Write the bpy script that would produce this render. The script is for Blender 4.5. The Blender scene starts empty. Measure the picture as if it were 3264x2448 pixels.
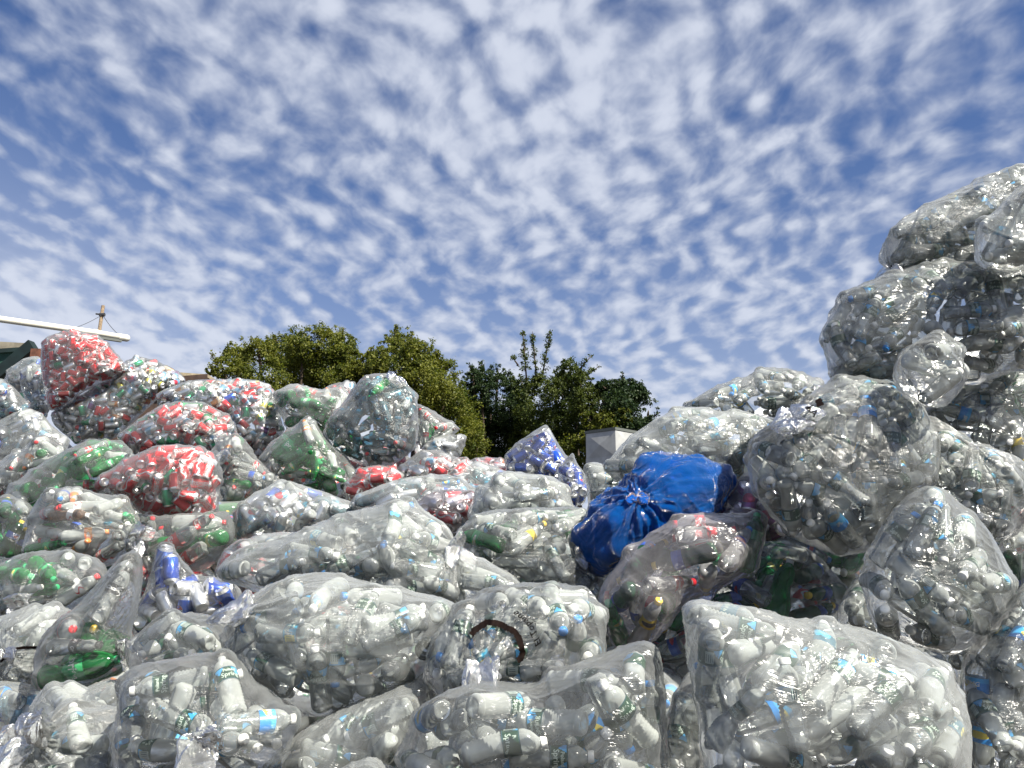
import bpy, bmesh, math, random
import numpy as np
from mathutils import Vector, Matrix
from mathutils.bvhtree import BVHTree

random.seed(7)
rng = np.random.default_rng(7)
SC = bpy.context.scene
COL = SC.collection

# ------------------------------------------------------------------ camera
CAM_H = 1.6
PITCH = math.radians(13.0)
FPX = 2716.0                      # focal length in photograph pixels (3264 wide)
cam_d = bpy.data.cameras.new('camera')
cam_d.sensor_width = 36.0
cam_d.lens = 36.0 * FPX / 3264.0
cam_d.clip_start = 0.05
cam_d.clip_end = 2000.0
cam = bpy.data.objects.new('camera', cam_d)
cam.location = (0, 0, CAM_H)
cam.rotation_euler = (math.radians(90) + PITCH, 0, 0)
COL.objects.link(cam)
SC.camera = cam
CAM = np.array([0.0, 0.0, CAM_H])
FW = np.array([0.0, math.cos(PITCH), math.sin(PITCH)])
UPV = np.array([0.0, -math.sin(PITCH), math.cos(PITCH)])
RT = np.array([1.0, 0.0, 0.0])

def ray(px, py):
    """direction (unit depth along the view axis) through photograph pixel"""
    return FW + RT * ((px - 1632.0) / FPX) - UPV * ((py - 1224.0) / FPX)

def at(px, py, D):
    return CAM + ray(px, py) * D

def project(p):
    q = p - CAM
    z = q @ FW
    return 1632 + FPX * (q @ RT) / z, 1224 - FPX * (q @ UPV) / z, z

# ------------------------------------------------------------------ sun, sky, exposure
SUN_DIR = Vector((0.50, -0.46, 0.735)).normalized()    # towards the sun
sun_el = math.asin(SUN_DIR.z)
sun_az = math.atan2(SUN_DIR.x, SUN_DIR.y)
sl = bpy.data.lights.new('sun', 'SUN')
sl.energy = 5.0
sl.angle = math.radians(0.53)
sl.color = (1.0, 0.945, 0.83)
sun = bpy.data.objects.new('sun', sl)
sun.rotation_euler = SUN_DIR.to_track_quat('Z', 'Y').to_euler()
sun.location = (0, 0, 30)
COL.objects.link(sun)

SC.view_settings.view_transform = 'Standard'
SC.view_settings.look = 'None'
SC.view_settings.gamma = 1.0
SC.view_settings.exposure = 0.98
SC.view_settings.use_curve_mapping = False
SC.render.engine = 'CYCLES'
SC.cycles.max_bounces = 14
SC.cycles.diffuse_bounces = 8
SC.cycles.glossy_bounces = 3
SC.cycles.transmission_bounces = 8
SC.cycles.transparent_max_bounces = 40
SC.cycles.caustics_reflective = False
SC.cycles.caustics_refractive = False
SC.cycles.sample_clamp_indirect = 4.0

def nn(nt, typ, **kw):
    n = nt.nodes.new(typ)
    ins = kw.pop('ins', {})
    for k, v in kw.items():
        setattr(n, k, v)
    for k, v in ins.items():
        if isinstance(v, bpy.types.NodeSocket):
            nt.links.new(v, n.inputs[k])
        else:
            n.inputs[k].default_value = v
    return n

def mathn(nt, op, a, b=None, c=None, clamp=False):
    ins = {0: a}
    if b is not None: ins[1] = b
    if c is not None: ins[2] = c
    return nn(nt, 'ShaderNodeMath', operation=op, use_clamp=clamp, ins=ins).outputs[0]

def maprange(nt, v, a, b, c=0.0, d=1.0, smooth=True):
    return nn(nt, 'ShaderNodeMapRange', interpolation_type='SMOOTHSTEP' if smooth else 'LINEAR',
              ins={'Value': v, 'From Min': a, 'From Max': b, 'To Min': c, 'To Max': d}).outputs['Result']

def mixc(nt, f, a, b, mode='MIX'):
    n = nt.nodes.new('ShaderNodeMix'); n.data_type = 'RGBA'; n.blend_type = mode
    for s, v in ((n.inputs['Factor'], f), (n.inputs['A'], a), (n.inputs['B'], b)):
        if isinstance(v, bpy.types.NodeSocket): nt.links.new(v, s)
        else: s.default_value = v
    return n.outputs['Result']

def build_world():
    w = bpy.data.worlds.new('World'); SC.world = w; w.use_nodes = True
    nt = w.node_tree; nt.nodes.clear()
    out = nt.nodes.new('ShaderNodeOutputWorld')
    bg = nt.nodes.new('ShaderNodeBackground'); bg.inputs['Strength'].default_value = 0.10
    sky = nt.nodes.new('ShaderNodeTexSky'); sky.sky_type = 'NISHITA'; sky.sun_disc = False
    sky.sun_elevation = sun_el; sky.sun_rotation = sun_az
    sky.air_density = 1.0; sky.dust_density = 0.6; sky.ozone_density = 2.5
    tc = nt.nodes.new('ShaderNodeTexCoord')
    sep = nn(nt, 'ShaderNodeSeparateXYZ', ins={0: tc.outputs['Generated']})
    z = mathn(nt, 'MAXIMUM', sep.outputs['Z'], 0.0)
    # cloud layer: a flat deck overhead, points of the deck = direction / height (bent with the earth's curve)
    zz = mathn(nt, 'ADD', z, 0.25)
    u = mathn(nt, 'DIVIDE', sep.outputs['X'], zz)
    v = mathn(nt, 'DIVIDE', sep.outputs['Y'], zz)
    p = nn(nt, 'ShaderNodeCombineXYZ', ins={0: u, 1: v, 2: 0.0}).outputs[0]
    # gentle warp
    wn = nn(nt, 'ShaderNodeTexNoise', ins={'Vector': p, 'Scale': 3.0, 'Detail': 3.0, 'Roughness': 0.55})
    wc = nn(nt, 'ShaderNodeVectorMath', operation='SUBTRACT', ins={0: wn.outputs['Color'], 1: (0.5, 0.5, 0.5)}).outputs[0]
    ws = nn(nt, 'ShaderNodeVectorMath', operation='SCALE', ins={0: wc, 'Scale': CLOUD['warp']}).outputs[0]
    pw = nn(nt, 'ShaderNodeVectorMath', operation='ADD', ins={0: p, 1: ws}).outputs[0]
    mp = nn(nt, 'ShaderNodeMapping', ins={'Vector': pw, 'Rotation': (0, 0, math.radians(CLOUD['rot'])), 'Scale': CLOUD['scl']}).outputs[0]
    # small puffs (cells), their ragged edges, ranks of puffs, and wide banks
    vo = nn(nt, 'ShaderNodeTexVoronoi', feature='SMOOTH_F1', ins={'Vector': mp, 'Scale': CLOUD['cell'], 'Smoothness': 0.8, 'Randomness': 1.0})
    puff = maprange(nt, vo.outputs['Distance'], 0.0, 0.75, 1.0, 0.0, smooth=False)
    n1 = nn(nt, 'ShaderNodeTexNoise', ins={'Vector': mp, 'Scale': CLOUD['cell'] * 1.15, 'Detail': 3.5, 'Roughness': 0.48})
    rank = nn(nt, 'ShaderNodeTexWave', wave_type='BANDS', bands_direction='X', ins={'Vector': mp, 'Scale': CLOUD['rank'], 'Distortion': 3.0, 'Detail': 2.0, 'Detail Scale': 1.5})
    n2 = nn(nt, 'ShaderNodeTexNoise', ins={'Vector': pw, 'Scale': 1.3, 'Detail': 4.0, 'Roughness': 0.55})
    base = mathn(nt, 'MULTIPLY', puff, CLOUD['wp'])
    base = mathn(nt, 'MULTIPLY_ADD', n1.outputs['Fac'], CLOUD['wn'], base)
    base = mathn(nt, 'MULTIPLY_ADD', rank.outputs['Fac'], CLOUD['wr'], base)
    big = maprange(nt, n2.outputs['Fac'], 0.32, 0.68, -CLOUD['wb'], CLOUD['wb'])
    base = mathn(nt, 'ADD', base, big)
    for (bx, by, rad, amt) in CLOUD['banks']:
        d = nn(nt, 'ShaderNodeVectorMath', operation='DISTANCE', ins={0: pw, 1: (bx, by, 0)}).outputs['Value']
        base = mathn(nt, 'ADD', base, maprange(nt, d, 0.0, rad, amt, 0.0))
    far = maprange(nt, z, 0.04, 0.42, CLOUD['far'], 0.0)
    base = mathn(nt, 'ADD', base, far)
    cover = mathn(nt, 'MAXIMUM', maprange(nt, base, CLOUD['lo'], CLOUD['hi'], 0.0, 1.0), maprange(nt, z, 0.0, 0.50, 0.85, 0.0))
    vd = nn(nt, 'ShaderNodeVectorMath', operation='DISTANCE', ins={0: pw, 1: (-1.25, 1.75, 0)}).outputs['Value']
    cover = mathn(nt, 'MAXIMUM', cover, maprange(nt, vd, 0.15, 1.05, 0.92, 0.0))
    tone = maprange(nt, base, CLOUD['lo'] + 0.15, CLOUD['hi'] + 0.12, 0.0, 1.0)
    ccol = mixc(nt, tone, CLOUD['thin'], CLOUD['thick'])
    hz = maprange(nt, z, 0.0, 0.4, 0.93, 1.0)
    skyc = mixc(nt, 1.0, sky.outputs[0], CLOUD['skytint'], 'MULTIPLY')
    skyc2 = mixc(nt, maprange(nt, z, 0.0, 0.35, 0.55, 0.0), skyc, (2.0, 2.6, 3.7, 1))
    fac = mathn(nt, 'MULTIPLY', cover, 0.93)
    c = mixc(nt, fac, skyc2, ccol)
    nt.links.new(c, bg.inputs['Color'])
    nt.links.new(bg.outputs[0], out.inputs['Surface'])

CLOUD = dict(rot=35, scl=(1.15, 0.85, 1.0), cell=18.0, rank=4.0, warp=0.12, wp=0.36, wn=0.95, wr=0.15, wb=0.10, far=0.26, lo=0.30, hi=1.04,
             thin=(2.2, 2.5, 3.25, 1), thick=(3.6, 3.85, 4.45, 1), skytint=(0.38, 0.45, 0.60, 1),
             banks=[(-0.05, 1.0, 0.6, 0.14), (0.35, 1.45, 0.5, 0.08), (-1.1, 1.75, 0.8, 0.18), (1.2, 1.25, 0.6, -0.14), (-0.75, 1.05, 0.4, -0.12), (0.75, 2.3, 0.5, -0.12)])
build_world()
# ------------------------------------------------------------------ materials
MATS = {}
def newmat(name):
    m = bpy.data.materials.new(name); m.use_nodes = True
    nt = m.node_tree; nt.nodes.clear()
    out = nt.nodes.new('ShaderNodeOutputMaterial')
    MATS[name] = m
    return m, nt, out

def solid(name, col, rough=0.5, metal=0.0, var=0.0, scale=20.0, bump=0.0, spec=0.5):
    m, nt, out = newmat(name)
    b = nn(nt, 'ShaderNodeBsdfPrincipled', ins={'Roughness': rough, 'Metallic': metal, 'Specular IOR Level': spec})
    b.inputs['Base Color'].default_value = (*col, 1)
    if var or bump:
        tc = nt.nodes.new('ShaderNodeTexCoord')
        n = nn(nt, 'ShaderNodeTexNoise', ins={'Vector': tc.outputs['Object'], 'Scale': scale, 'Detail': 5.0, 'Roughness': 0.6})
        if var:
            lo = tuple(max(0, c * (1 - var)) for c in col) + (1,)
            hi = tuple(min(1, c * (1 + var)) for c in col) + (1,)
            nt.links.new(mixc(nt, maprange(nt, n.outputs['Fac'], 0.3, 0.7), lo, hi), b.inputs['Base Color'])
        if bump:
            bp = nn(nt, 'ShaderNodeBump', ins={'Strength': bump, 'Distance': 0.01, 'Height': n.outputs['Fac']})
            nt.links.new(bp.outputs[0], b.inputs['Normal'])
    nt.links.new(b.outputs[0], out.inputs['Surface'])
    return m

def clear_plastic(name, tint, body, f0, f1, rough=0.08, gloss=1.0):
    """thin clear PET: light passes straight through, with a milky share and a sharp sheen"""
    m, nt, out = newmat(name)
    tr = nn(nt, 'ShaderNodeBsdfTransparent', ins={'Color': (*tint, 1)})
    di = nn(nt, 'ShaderNodeBsdfDiffuse', ins={'Color': (*body, 1)})
    tl = nn(nt, 'ShaderNodeBsdfTranslucent', ins={'Color': (*body, 1)})
    milky = nn(nt, 'ShaderNodeMixShader', ins={0: 0.40, 1: di.outputs[0], 2: tl.outputs[0]})
    lw = nn(nt, 'ShaderNodeLayerWeight', ins={'Blend': 0.35})
    f = maprange(nt, lw.outputs['Facing'], 0.1, 0.95, f0, f1)
    a = nn(nt, 'ShaderNodeMixShader', ins={0: f, 1: tr.outputs[0], 2: milky.outputs[0]})
    tc = nt.nodes.new('ShaderNodeTexCoord')
    n = nn(nt, 'ShaderNodeTexNoise', ins={'Vector': tc.outputs['Object'], 'Scale': 70.0, 'Detail': 2.0})
    bp = nn(nt, 'ShaderNodeBump', ins={'Strength': 0.12, 'Distance': 0.003, 'Height': n.outputs['Fac']})
    gl = nn(nt, 'ShaderNodeBsdfGlossy', ins={'Roughness': rough, 'Normal': bp.outputs[0]})
    fr = nn(nt, 'ShaderNodeFresnel', ins={'IOR': 1.55, 'Normal': bp.outputs[0]})
    g = mathn(nt, 'MULTIPLY', fr.outputs[0], gloss, clamp=True)
    b = nn(nt, 'ShaderNodeMixShader', ins={0: g, 1: a.outputs[0], 2: gl.outputs[0]})
    nt.links.new(b.outputs[0], out.inputs['Surface'])
    return m

clear_plastic('pet_clear', (0.98, 0.99, 0.98), (0.925, 0.98, 0.955), 0.24, 0.80, 0.13, 1.0)
clear_plastic('pet_milky', (0.98, 0.99, 0.98), (0.93, 0.98, 0.95), 0.44, 0.92, 0.15, 1.0)
clear_plastic('pet_green', (0.10, 0.62, 0.22), (0.02, 0.42, 0.09), 0.40, 0.80, 0.10)
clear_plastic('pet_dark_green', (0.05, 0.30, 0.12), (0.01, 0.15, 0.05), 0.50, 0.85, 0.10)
clear_plastic('pet_teal', (0.45, 0.70, 0.78), (0.35, 0.55, 0.62), 0.25, 0.70, 0.10)
clear_plastic('pet_brown', (0.75, 0.50, 0.36), (0.45, 0.28, 0.18), 0.30, 0.70, 0.10)

def film(name, tint, body, f0, f1, gl_rough=0.16, gloss=1.0, crease=0.5, body_rough=None):
    m, nt, out = newmat(name)
    tc = nt.nodes.new('ShaderNodeTexCoord')
    at_ = nt.nodes.new('ShaderNodeAttribute'); at_.attribute_name = 'pleat'
    # crumple: ridged noise; pleats: noise drawn out along lines running from the knot
    wob = nn(nt, 'ShaderNodeTexNoise', ins={'Vector': tc.outputs['Object'], 'Scale': 3.0, 'Detail': 1.0})
    wv = nn(nt, 'ShaderNodeVectorMath', operation='SCALE', ins={0: wob.outputs['Color'], 'Scale': 0.35}).outputs[0]
    pos = nn(nt, 'ShaderNodeVectorMath', operation='ADD', ins={0: tc.outputs['Object'], 1: wv}).outputs[0]
    r1 = nn(nt, 'ShaderNodeTexNoise', noise_type='RIDGED_MULTIFRACTAL', ins={'Vector': pos, 'Scale': 5.0, 'Detail': 4.0, 'Roughness': 0.5, 'Lacunarity': 2.1})
    v1 = nn(nt, 'ShaderNodeTexVoronoi', feature='DISTANCE_TO_EDGE', ins={'Vector': pos, 'Scale': 11.0})
    v1e = maprange(nt, v1.outputs['Distance'], 0.0, 0.12, 1.0, 0.0, smooth=False)
    pl = nn(nt, 'ShaderNodeTexNoise', ins={'Vector': at_.outputs['Vector'], 'Scale': 1.0, 'Detail': 5.0, 'Roughness': 0.65})
    h = mathn(nt, 'MULTIPLY', r1.outputs['Fac'], 0.55)
    h = mathn(nt, 'MULTIPLY_ADD', v1e, 0.22, h)
    h = mathn(nt, 'MULTIPLY_ADD', pl.outputs['Fac'], 4.0, h)
    # bundles of thin straight tension lines, in two directions, only here and there
    for rot, off in (((0.4, 0.9, 0.3), 1.0), ((1.3, 0.2, 2.1), 7.0)):
        mp = nn(nt, 'ShaderNodeMapping', ins={'Vector': pos, 'Rotation': rot, 'Location': (off, 0, 0), 'Scale': (1.0, 42.0, 42.0)})
        sn = nn(nt, 'ShaderNodeTexNoise', ins={'Vector': mp.outputs[0], 'Scale': 1.0, 'Detail': 3.0, 'Roughness': 0.6})
        mk = nn(nt, 'ShaderNodeTexNoise', ins={'Vector': pos, 'Scale': 4.2 + off * 0.1, 'Detail': 0.0})
        h = mathn(nt, 'MULTIPLY_ADD', mathn(nt, 'MULTIPLY', sn.outputs['Fac'], maprange(nt, mk.outputs['Fac'], 0.46, 0.6)), 3.6, h)
    bp = nn(nt, 'ShaderNodeBump', ins={'Strength': crease, 'Distance': 0.012, 'Height': h})
    tr = nn(nt, 'ShaderNodeBsdfTransparent', ins={'Color': (*tint, 1)})
    di = nn(nt, 'ShaderNodeBsdfDiffuse', ins={'Color': (*body, 1)})
    tl = nn(nt, 'ShaderNodeBsdfTranslucent', ins={'Color': (*body, 1)})
    milky = nn(nt, 'ShaderNodeMixShader', ins={0: 0.35, 1: di.outputs[0], 2: tl.outputs[0]})
    lw = nn(nt, 'ShaderNodeLayerWeight', ins={'Blend': 0.4})
    f = maprange(nt, lw.outputs['Facing'], 0.2, 1.0, f0, f1)
    cr = maprange(nt, r1.outputs['Fac'], 0.7, 1.6, 0.0, 0.09)
    f = mathn(nt, 'ADD', f, cr, clamp=True)
    a = nn(nt, 'ShaderNodeMixShader', ins={0: f, 1: tr.outputs[0], 2: milky.outputs[0]})
    gl = nn(nt, 'ShaderNodeBsdfGlossy', ins={'Roughness': gl_rough, 'Normal': bp.outputs[0]})
    fr = nn(nt, 'ShaderNodeFresnel', ins={'IOR': 1.45})
    g = mathn(nt, 'MULTIPLY', fr.outputs[0], gloss, clamp=True)
    b = nn(nt, 'ShaderNodeMixShader', ins={0: g, 1: a.outputs[0], 2: gl.outputs[0]})
    nt.links.new(b.outputs[0], out.inputs['Surface'])
    return m
film('film_clear', (0.985, 0.99, 0.985), (0.94, 0.98, 0.965), 0.07, 0.30, 0.19, 0.9, 0.42)
film('film_hazy', (0.98, 0.99, 0.985), (0.94, 0.98, 0.965), 0.14, 0.44, 0.21, 0.9, 0.40)
film('film_pinkish', (0.96, 0.94, 0.96), (0.90, 0.86, 0.90), 0.10, 0.38, 0.18, 1.0, 0.5)
film('film_blue', (0.01, 0.22, 0.75), (0.001, 0.11, 0.46), 0.62, 0.92, 0.15, 1.8, 1.3)
film('film_gather', (0.98, 0.99, 0.99), (0.96, 0.97, 0.96), 0.16, 0.60, 0.16, 1.0, 0.5)
film('film_blue_gather', (0.01, 0.22, 0.70), (0.002, 0.14, 0.66), 0.8, 0.97, 0.15, 1.5, 0.9)

# caps, inks
solid('white_plastic', (0.80, 0.80, 0.77), 0.35)
solid('blue_plastic', (0.02, 0.22, 0.62), 0.3)
solid('green_plastic', (0.02, 0.38, 0.14), 0.3)
solid('red_plastic', (0.62, 0.02, 0.03), 0.3)
solid('black_plastic', (0.02, 0.02, 0.02), 0.35)
solid('orange_plastic', (0.80, 0.22, 0.03), 0.3)
solid('yellow_plastic', (0.80, 0.55, 0.05), 0.3)
solid('white_ink', (0.82, 0.82, 0.80), 0.4)
solid('black_ink', (0.006, 0.005, 0.005), 0.8, spec=0.1)
solid('red_ink', (0.60, 0.03, 0.04), 0.4)
solid('dark_ink', (0.02, 0.05, 0.06), 0.4)
solid('pale_panel', (0.42, 0.50, 0.45), 0.4)
solid('label_ink', (0.50, 0.60, 0.52), 0.4)
solid('yellow_panel', (0.72, 0.62, 0.12), 0.4)
solid('navy_ink', (0.01, 0.03, 0.20), 0.4)
solid('tie_brown', (0.008, 0.004, 0.003), 0.8, var=0.5, scale=60, spec=0.1)
solid('aluminium', (0.88, 0.88, 0.88), 0.34, metal=0.85)
solid('can_dark', (0.03, 0.03, 0.03), 0.5)

def printed(name, kind, a, b=None, c=None, metal=0.0, rough=0.32):
    """printed sleeve; UV: u once round, v bottom to top"""
    m, nt, out = newmat(name)
    uv = nt.nodes.new('ShaderNodeUVMap'); uv.uv_map = 'UVMap'
    sp = nn(nt, 'ShaderNodeSeparateXYZ', ins={0: uv.outputs[0]})
    u, v = sp.outputs['X'], sp.outputs['Y']
    P = nn(nt, 'ShaderNodeBsdfPrincipled', ins={'Roughness': rough, 'Metallic': metal})
    col = (*a, 1)
    if kind == 'landscape':      # sky over a line of firs over dark green, pale hairline at both edges
        n = nn(nt, 'ShaderNodeTexNoise', ins={'Vector': nn(nt, 'ShaderNodeCombineXYZ', ins={0: u, 1: 0.0, 2: 0.0}).outputs[0], 'Scale': 26.0, 'Detail': 3.0, 'Roughness': 0.8})
        n2 = nn(nt, 'ShaderNodeTexNoise', ins={'Vector': nn(nt, 'ShaderNodeCombineXYZ', ins={0: u, 1: 4.0, 2: 0.0}).outputs[0], 'Scale': 3.2, 'Detail': 1.0})
        line = mathn(nt, 'MULTIPLY_ADD', n.outputs['Fac'], 0.5, -0.05)
        line = mathn(nt, 'ADD', line, maprange(nt, n2.outputs['Fac'], 0.30, 0.56, 0.12, 1.0))
        isgreen = mathn(nt, 'LESS_THAN', v, line)
        col = mixc(nt, isgreen, (*b, 1), (*a, 1))
        e1 = mathn(nt, 'GREATER_THAN', v, 0.93); e2 = mathn(nt, 'LESS_THAN', v, 0.07)
        col = mixc(nt, mathn(nt, 'ADD', e1, e2, clamp=True), col, (*c, 1))
    elif kind == 'swash':        # a curling pale ribbon and script-like strokes
        w = mathn(nt, 'SINE', mathn(nt, 'MULTIPLY', v, 7.0))
        d = mathn(nt, 'ABSOLUTE', mathn(nt, 'SUBTRACT', mathn(nt, 'MULTIPLY_ADD', w, 0.05, 0.62), u))
        rib = mathn(nt, 'LESS_THAN', d, 0.022)
        vo = nn(nt, 'ShaderNodeTexNoise', ins={'Vector': nn(nt, 'ShaderNodeCombineXYZ', ins={0: mathn(nt, 'MULTIPLY', u, 2.6), 1: mathn(nt, 'MULTIPLY', v, 1.0), 2: 0.0}).outputs[0], 'Scale': 9.0, 'Detail': 1.0})
        st = mathn(nt, 'LESS_THAN', mathn(nt, 'ABSOLUTE', mathn(nt, 'SUBTRACT', vo.outputs['Fac'], 0.5)), 0.045)
        band = mathn(nt, 'LESS_THAN', mathn(nt, 'ABSOLUTE', mathn(nt, 'SUBTRACT', u, 0.12)), 0.09)
        st = mathn(nt, 'MULTIPLY', st, band)
        col = mixc(nt, mathn(nt, 'ADD', rib, st, clamp=True), (*a, 1), (*b, 1))
    elif kind == 'blocks':       # two tone with a patch
        s = mathn(nt, 'GREATER_THAN', mathn(nt, 'ADD', v, mathn(nt, 'MULTIPLY', mathn(nt, 'SINE', mathn(nt, 'MULTIPLY', u, 6.283)), 0.2)), 0.5)
        col = mixc(nt, s, (*a, 1), (*b, 1))
        du = mathn(nt, 'ABSOLUTE', mathn(nt, 'SUBTRACT', u, 0.5)); dv = mathn(nt, 'ABSOLUTE', mathn(nt, 'SUBTRACT', v, 0.5))
        r = mathn(nt, 'ADD', mathn(nt, 'POWER', mathn(nt, 'MULTIPLY', du, 6.0), 2.0), mathn(nt, 'POWER', mathn(nt, 'MULTIPLY', dv, 4.0), 2.0))
        col = mixc(nt, mathn(nt, 'LESS_THAN', r, 1.0), col, (*c, 1))
    if isinstance(col, bpy.types.NodeSocket): nt.links.new(col, P.inputs['Base Color'])
    else: P.inputs['Base Color'].default_value = col
    nt.links.new(P.outputs[0], out.inputs['Surface'])
    return m
W_ = (0.78, 0.78, 0.76)
printed('label_green', 'landscape', (0.003, 0.040, 0.016), (0.05, 0.34, 0.68), (0.01, 0.06, 0.07))
printed('label_blue', 'blocks', (0.03, 0.26, 0.70), (0.07, 0.42, 0.80), (0.75, 0.60, 0.08))
printed('label_teal', 'landscape', (0.01, 0.10, 0.15), (0.04, 0.35, 0.55), (0.02, 0.12, 0.2))
printed('label_red', 'swash', (0.60, 0.012, 0.020), W_)
printed('label_black', 'swash', (0.02, 0.02, 0.02), W_)
printed('label_yellow', 'blocks', (0.80, 0.58, 0.04), (0.80, 0.62, 0.08), (0.03, 0.03, 0.03))
printed('label_orange', 'blocks', (0.80, 0.20, 0.03), (0.75, 0.30, 0.06), (0.75, 0.72, 0.65))
printed('label_leaf', 'blocks', (0.02, 0.30, 0.10), (0.04, 0.42, 0.14), (0.75, 0.75, 0.20))
printed('label_navy', 'blocks', (0.02, 0.06, 0.34), (0.03, 0.10, 0.45), (0.60, 0.05, 0.08))
printed('label_white', 'swash', (0.74, 0.74, 0.72), (0.55, 0.03, 0.05))
MC = dict(metal=0.55, rough=0.28)
printed('can_red', 'swash', (0.72, 0.008, 0.018), W_, metal=0.15, rough=0.3)
printed('can_white', 'swash', (0.66, 0.66, 0.67), (0.62, 0.03, 0.05), **MC)
printed('can_blue', 'blocks', (0.010, 0.06, 0.42), (0.015, 0.10, 0.55), (0.02, 0.08, 0.48), metal=0.4, rough=0.25)
printed('can_green', 'blocks', (0.01, 0.28, 0.12), (0.02, 0.36, 0.15), (0.65, 0.68, 0.62), **MC)
printed('can_orange', 'blocks', (0.75, 0.25, 0.04), (0.72, 0.60, 0.45), (0.55, 0.05, 0.04), **MC)
printed('can_yellow', 'blocks', (0.68, 0.62, 0.12), (0.45, 0.50, 0.50), (0.05, 0.25, 0.10), **MC)
printed('can_sky', 'blocks', (0.78, 0.78, 0.76), (0.25, 0.48, 0.66), (0.65, 0.07, 0.10), **MC)
printed('can_plain', 'blocks', (0.84, 0.84, 0.83), (0.76, 0.77, 0.80), (0.70, 0.72, 0.76), metal=0.7, rough=0.32)
printed('can_purple', 'blocks', (0.20, 0.05, 0.22), (0.35, 0.33, 0.42), (0.55, 0.05, 0.12), **MC)
# ------------------------------------------------------------------ containers: bottles and cans
# a template is {part: [verts, faces, uvs per loop, role per face]}; roles: body, cap, label, ink ...
def lathe(profile, segs, uv=False, z0=0, z1=1, closed=False):
    vs, fs, us = [], [], []
    n = len(profile)
    for r, z in profile:
        for k in range(segs):
            a = 2 * math.pi * k / segs
            vs.append((r * math.cos(a), r * math.sin(a), z))
    for i in range(n - 1):
        for k in range(segs):
            k2 = (k + 1) % segs
            fs.append((i * segs + k, i * segs + k2, (i + 1) * segs + k2, (i + 1) * segs + k))
            va = (profile[i][1] - z0) / (z1 - z0); vb = (profile[i + 1][1] - z0) / (z1 - z0)
            us.append([(k / segs, va), ((k + 1) / segs, va), ((k + 1) / segs, vb), (k / segs, vb)])
    if closed:
        fs.append(tuple(range(segs))[::-1]); us.append([(0.5, 0)] * segs)
        fs.append(tuple((n - 1) * segs + k for k in range(segs))); us.append([(0.5, 1)] * segs)
    return [np.array(vs, float), fs, us]

def part(geo, role):
    return [geo[0], geo[1], geo[2], [role] * len(geo[1])]

def join(a, b):
    if a is None: return b
    o = len(a[0])
    return [np.vstack([a[0], b[0]]), a[1] + [tuple(i + o for i in f) for f in b[1]], a[2] + b[2], a[3] + b[3]]

TEXT_CACHE = {}
def text_geo(txt, size, shear=0.0, bold=0.0):
    key = (txt, size, shear, bold)
    if key in TEXT_CACHE: return TEXT_CACHE[key]
    cu = bpy.data.curves.new('lettering', 'FONT')
    cu.body = txt; cu.size = size; cu.shear = shear; cu.offset = bold
    cu.align_x = 'CENTER'; cu.align_y = 'CENTER'; cu.resolution_u = 2
    ob = bpy.data.objects.new('lettering', cu); COL.objects.link(ob)
    dg = bpy.context.evaluated_depsgraph_get()
    me = bpy.data.meshes.new_from_object(ob.evaluated_get(dg))
    v = np.array([tuple(x.co) for x in me.vertices]); f = [tuple(p.vertices) for p in me.polygons]
    bpy.data.objects.remove(ob); bpy.data.curves.remove(cu); bpy.data.meshes.remove(me)
    TEXT_CACHE[key] = (v, f)
    return v, f

def wrap_text(txt, size, R, zc, ang=0.0, vertical=False, role='white_ink', shear=0.0, bold=0.0, off=0.0007):
    v, f = text_geo(txt, size, shear, bold)
    x, y = v[:, 0], v[:, 1]
    if vertical: x, y = -y, x.copy()
    a = ang + x / R
    P = np.stack([(R + off) * np.cos(a), (R + off) * np.sin(a), zc + y], 1)
    return [P, f, [[(0.5, 0.5)] * len(q) for q in f], [role] * len(f)]

def wrap_patch(R, a0, a1, z0, z1, role, off=0.0005, n=5):
    vs, fs = [], []
    for i in range(n + 1):
        a = a0 + (a1 - a0) * i / n
        vs += [((R + off) * math.cos(a), (R + off) * math.sin(a), z0), ((R + off) * math.cos(a), (R + off) * math.sin(a), z1)]
    for i in range(n): fs.append((2 * i, 2 * i + 2, 2 * i + 3, 2 * i + 1))
    return [np.array(vs), fs, [[(0.5, 0.5)] * 4 for _ in fs], [role] * len(fs)]

def wrap_disc(R, ac, zc, r, role, off, lo=-1.0, hi=1.0, n=18):
    vs = []; 
    pts = []
    for k in range(n):
        t = 2 * math.pi * k / n; pts.append((r * math.cos(t), max(lo * r, min(hi * r, r * math.sin(t)))))
    for x, y in pts:
        a = ac + x / R; vs.append(((R + off) * math.cos(a), (R + off) * math.sin(a), zc + y))
    f = [tuple(range(n))]
    return [np.array(vs), f, [[(0.5, 0.5)] * n], [role]]

def profile_water(lod):
    if lod == 0:
        p = [(0.001, -0.091), (0.012, -0.093), (0.020, -0.1), (0.028, -0.099), (0.0325, -0.090)]
        z = -0.084
        while z < -0.002:
            p += [(0.0325, z), (0.0280, z + 0.005)]; z += 0.010
        p += [(0.0318, 0.002), (0.0318, 0.048), (0.0328, 0.050), (0.0322, 0.060), (0.027, 0.074), (0.018, 0.085), (0.0128, 0.090), (0.0128, 0.100), (0.0115, 0.103)]
    else:
        p = [(0.001, -0.094), (0.020, -0.1), (0.0325, -0.090), (0.0315, -0.04), (0.0318, 0.002), (0.0325, 0.055), (0.020, 0.084), (0.0125, 0.092), (0.0115, 0.102)]
    return p

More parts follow.
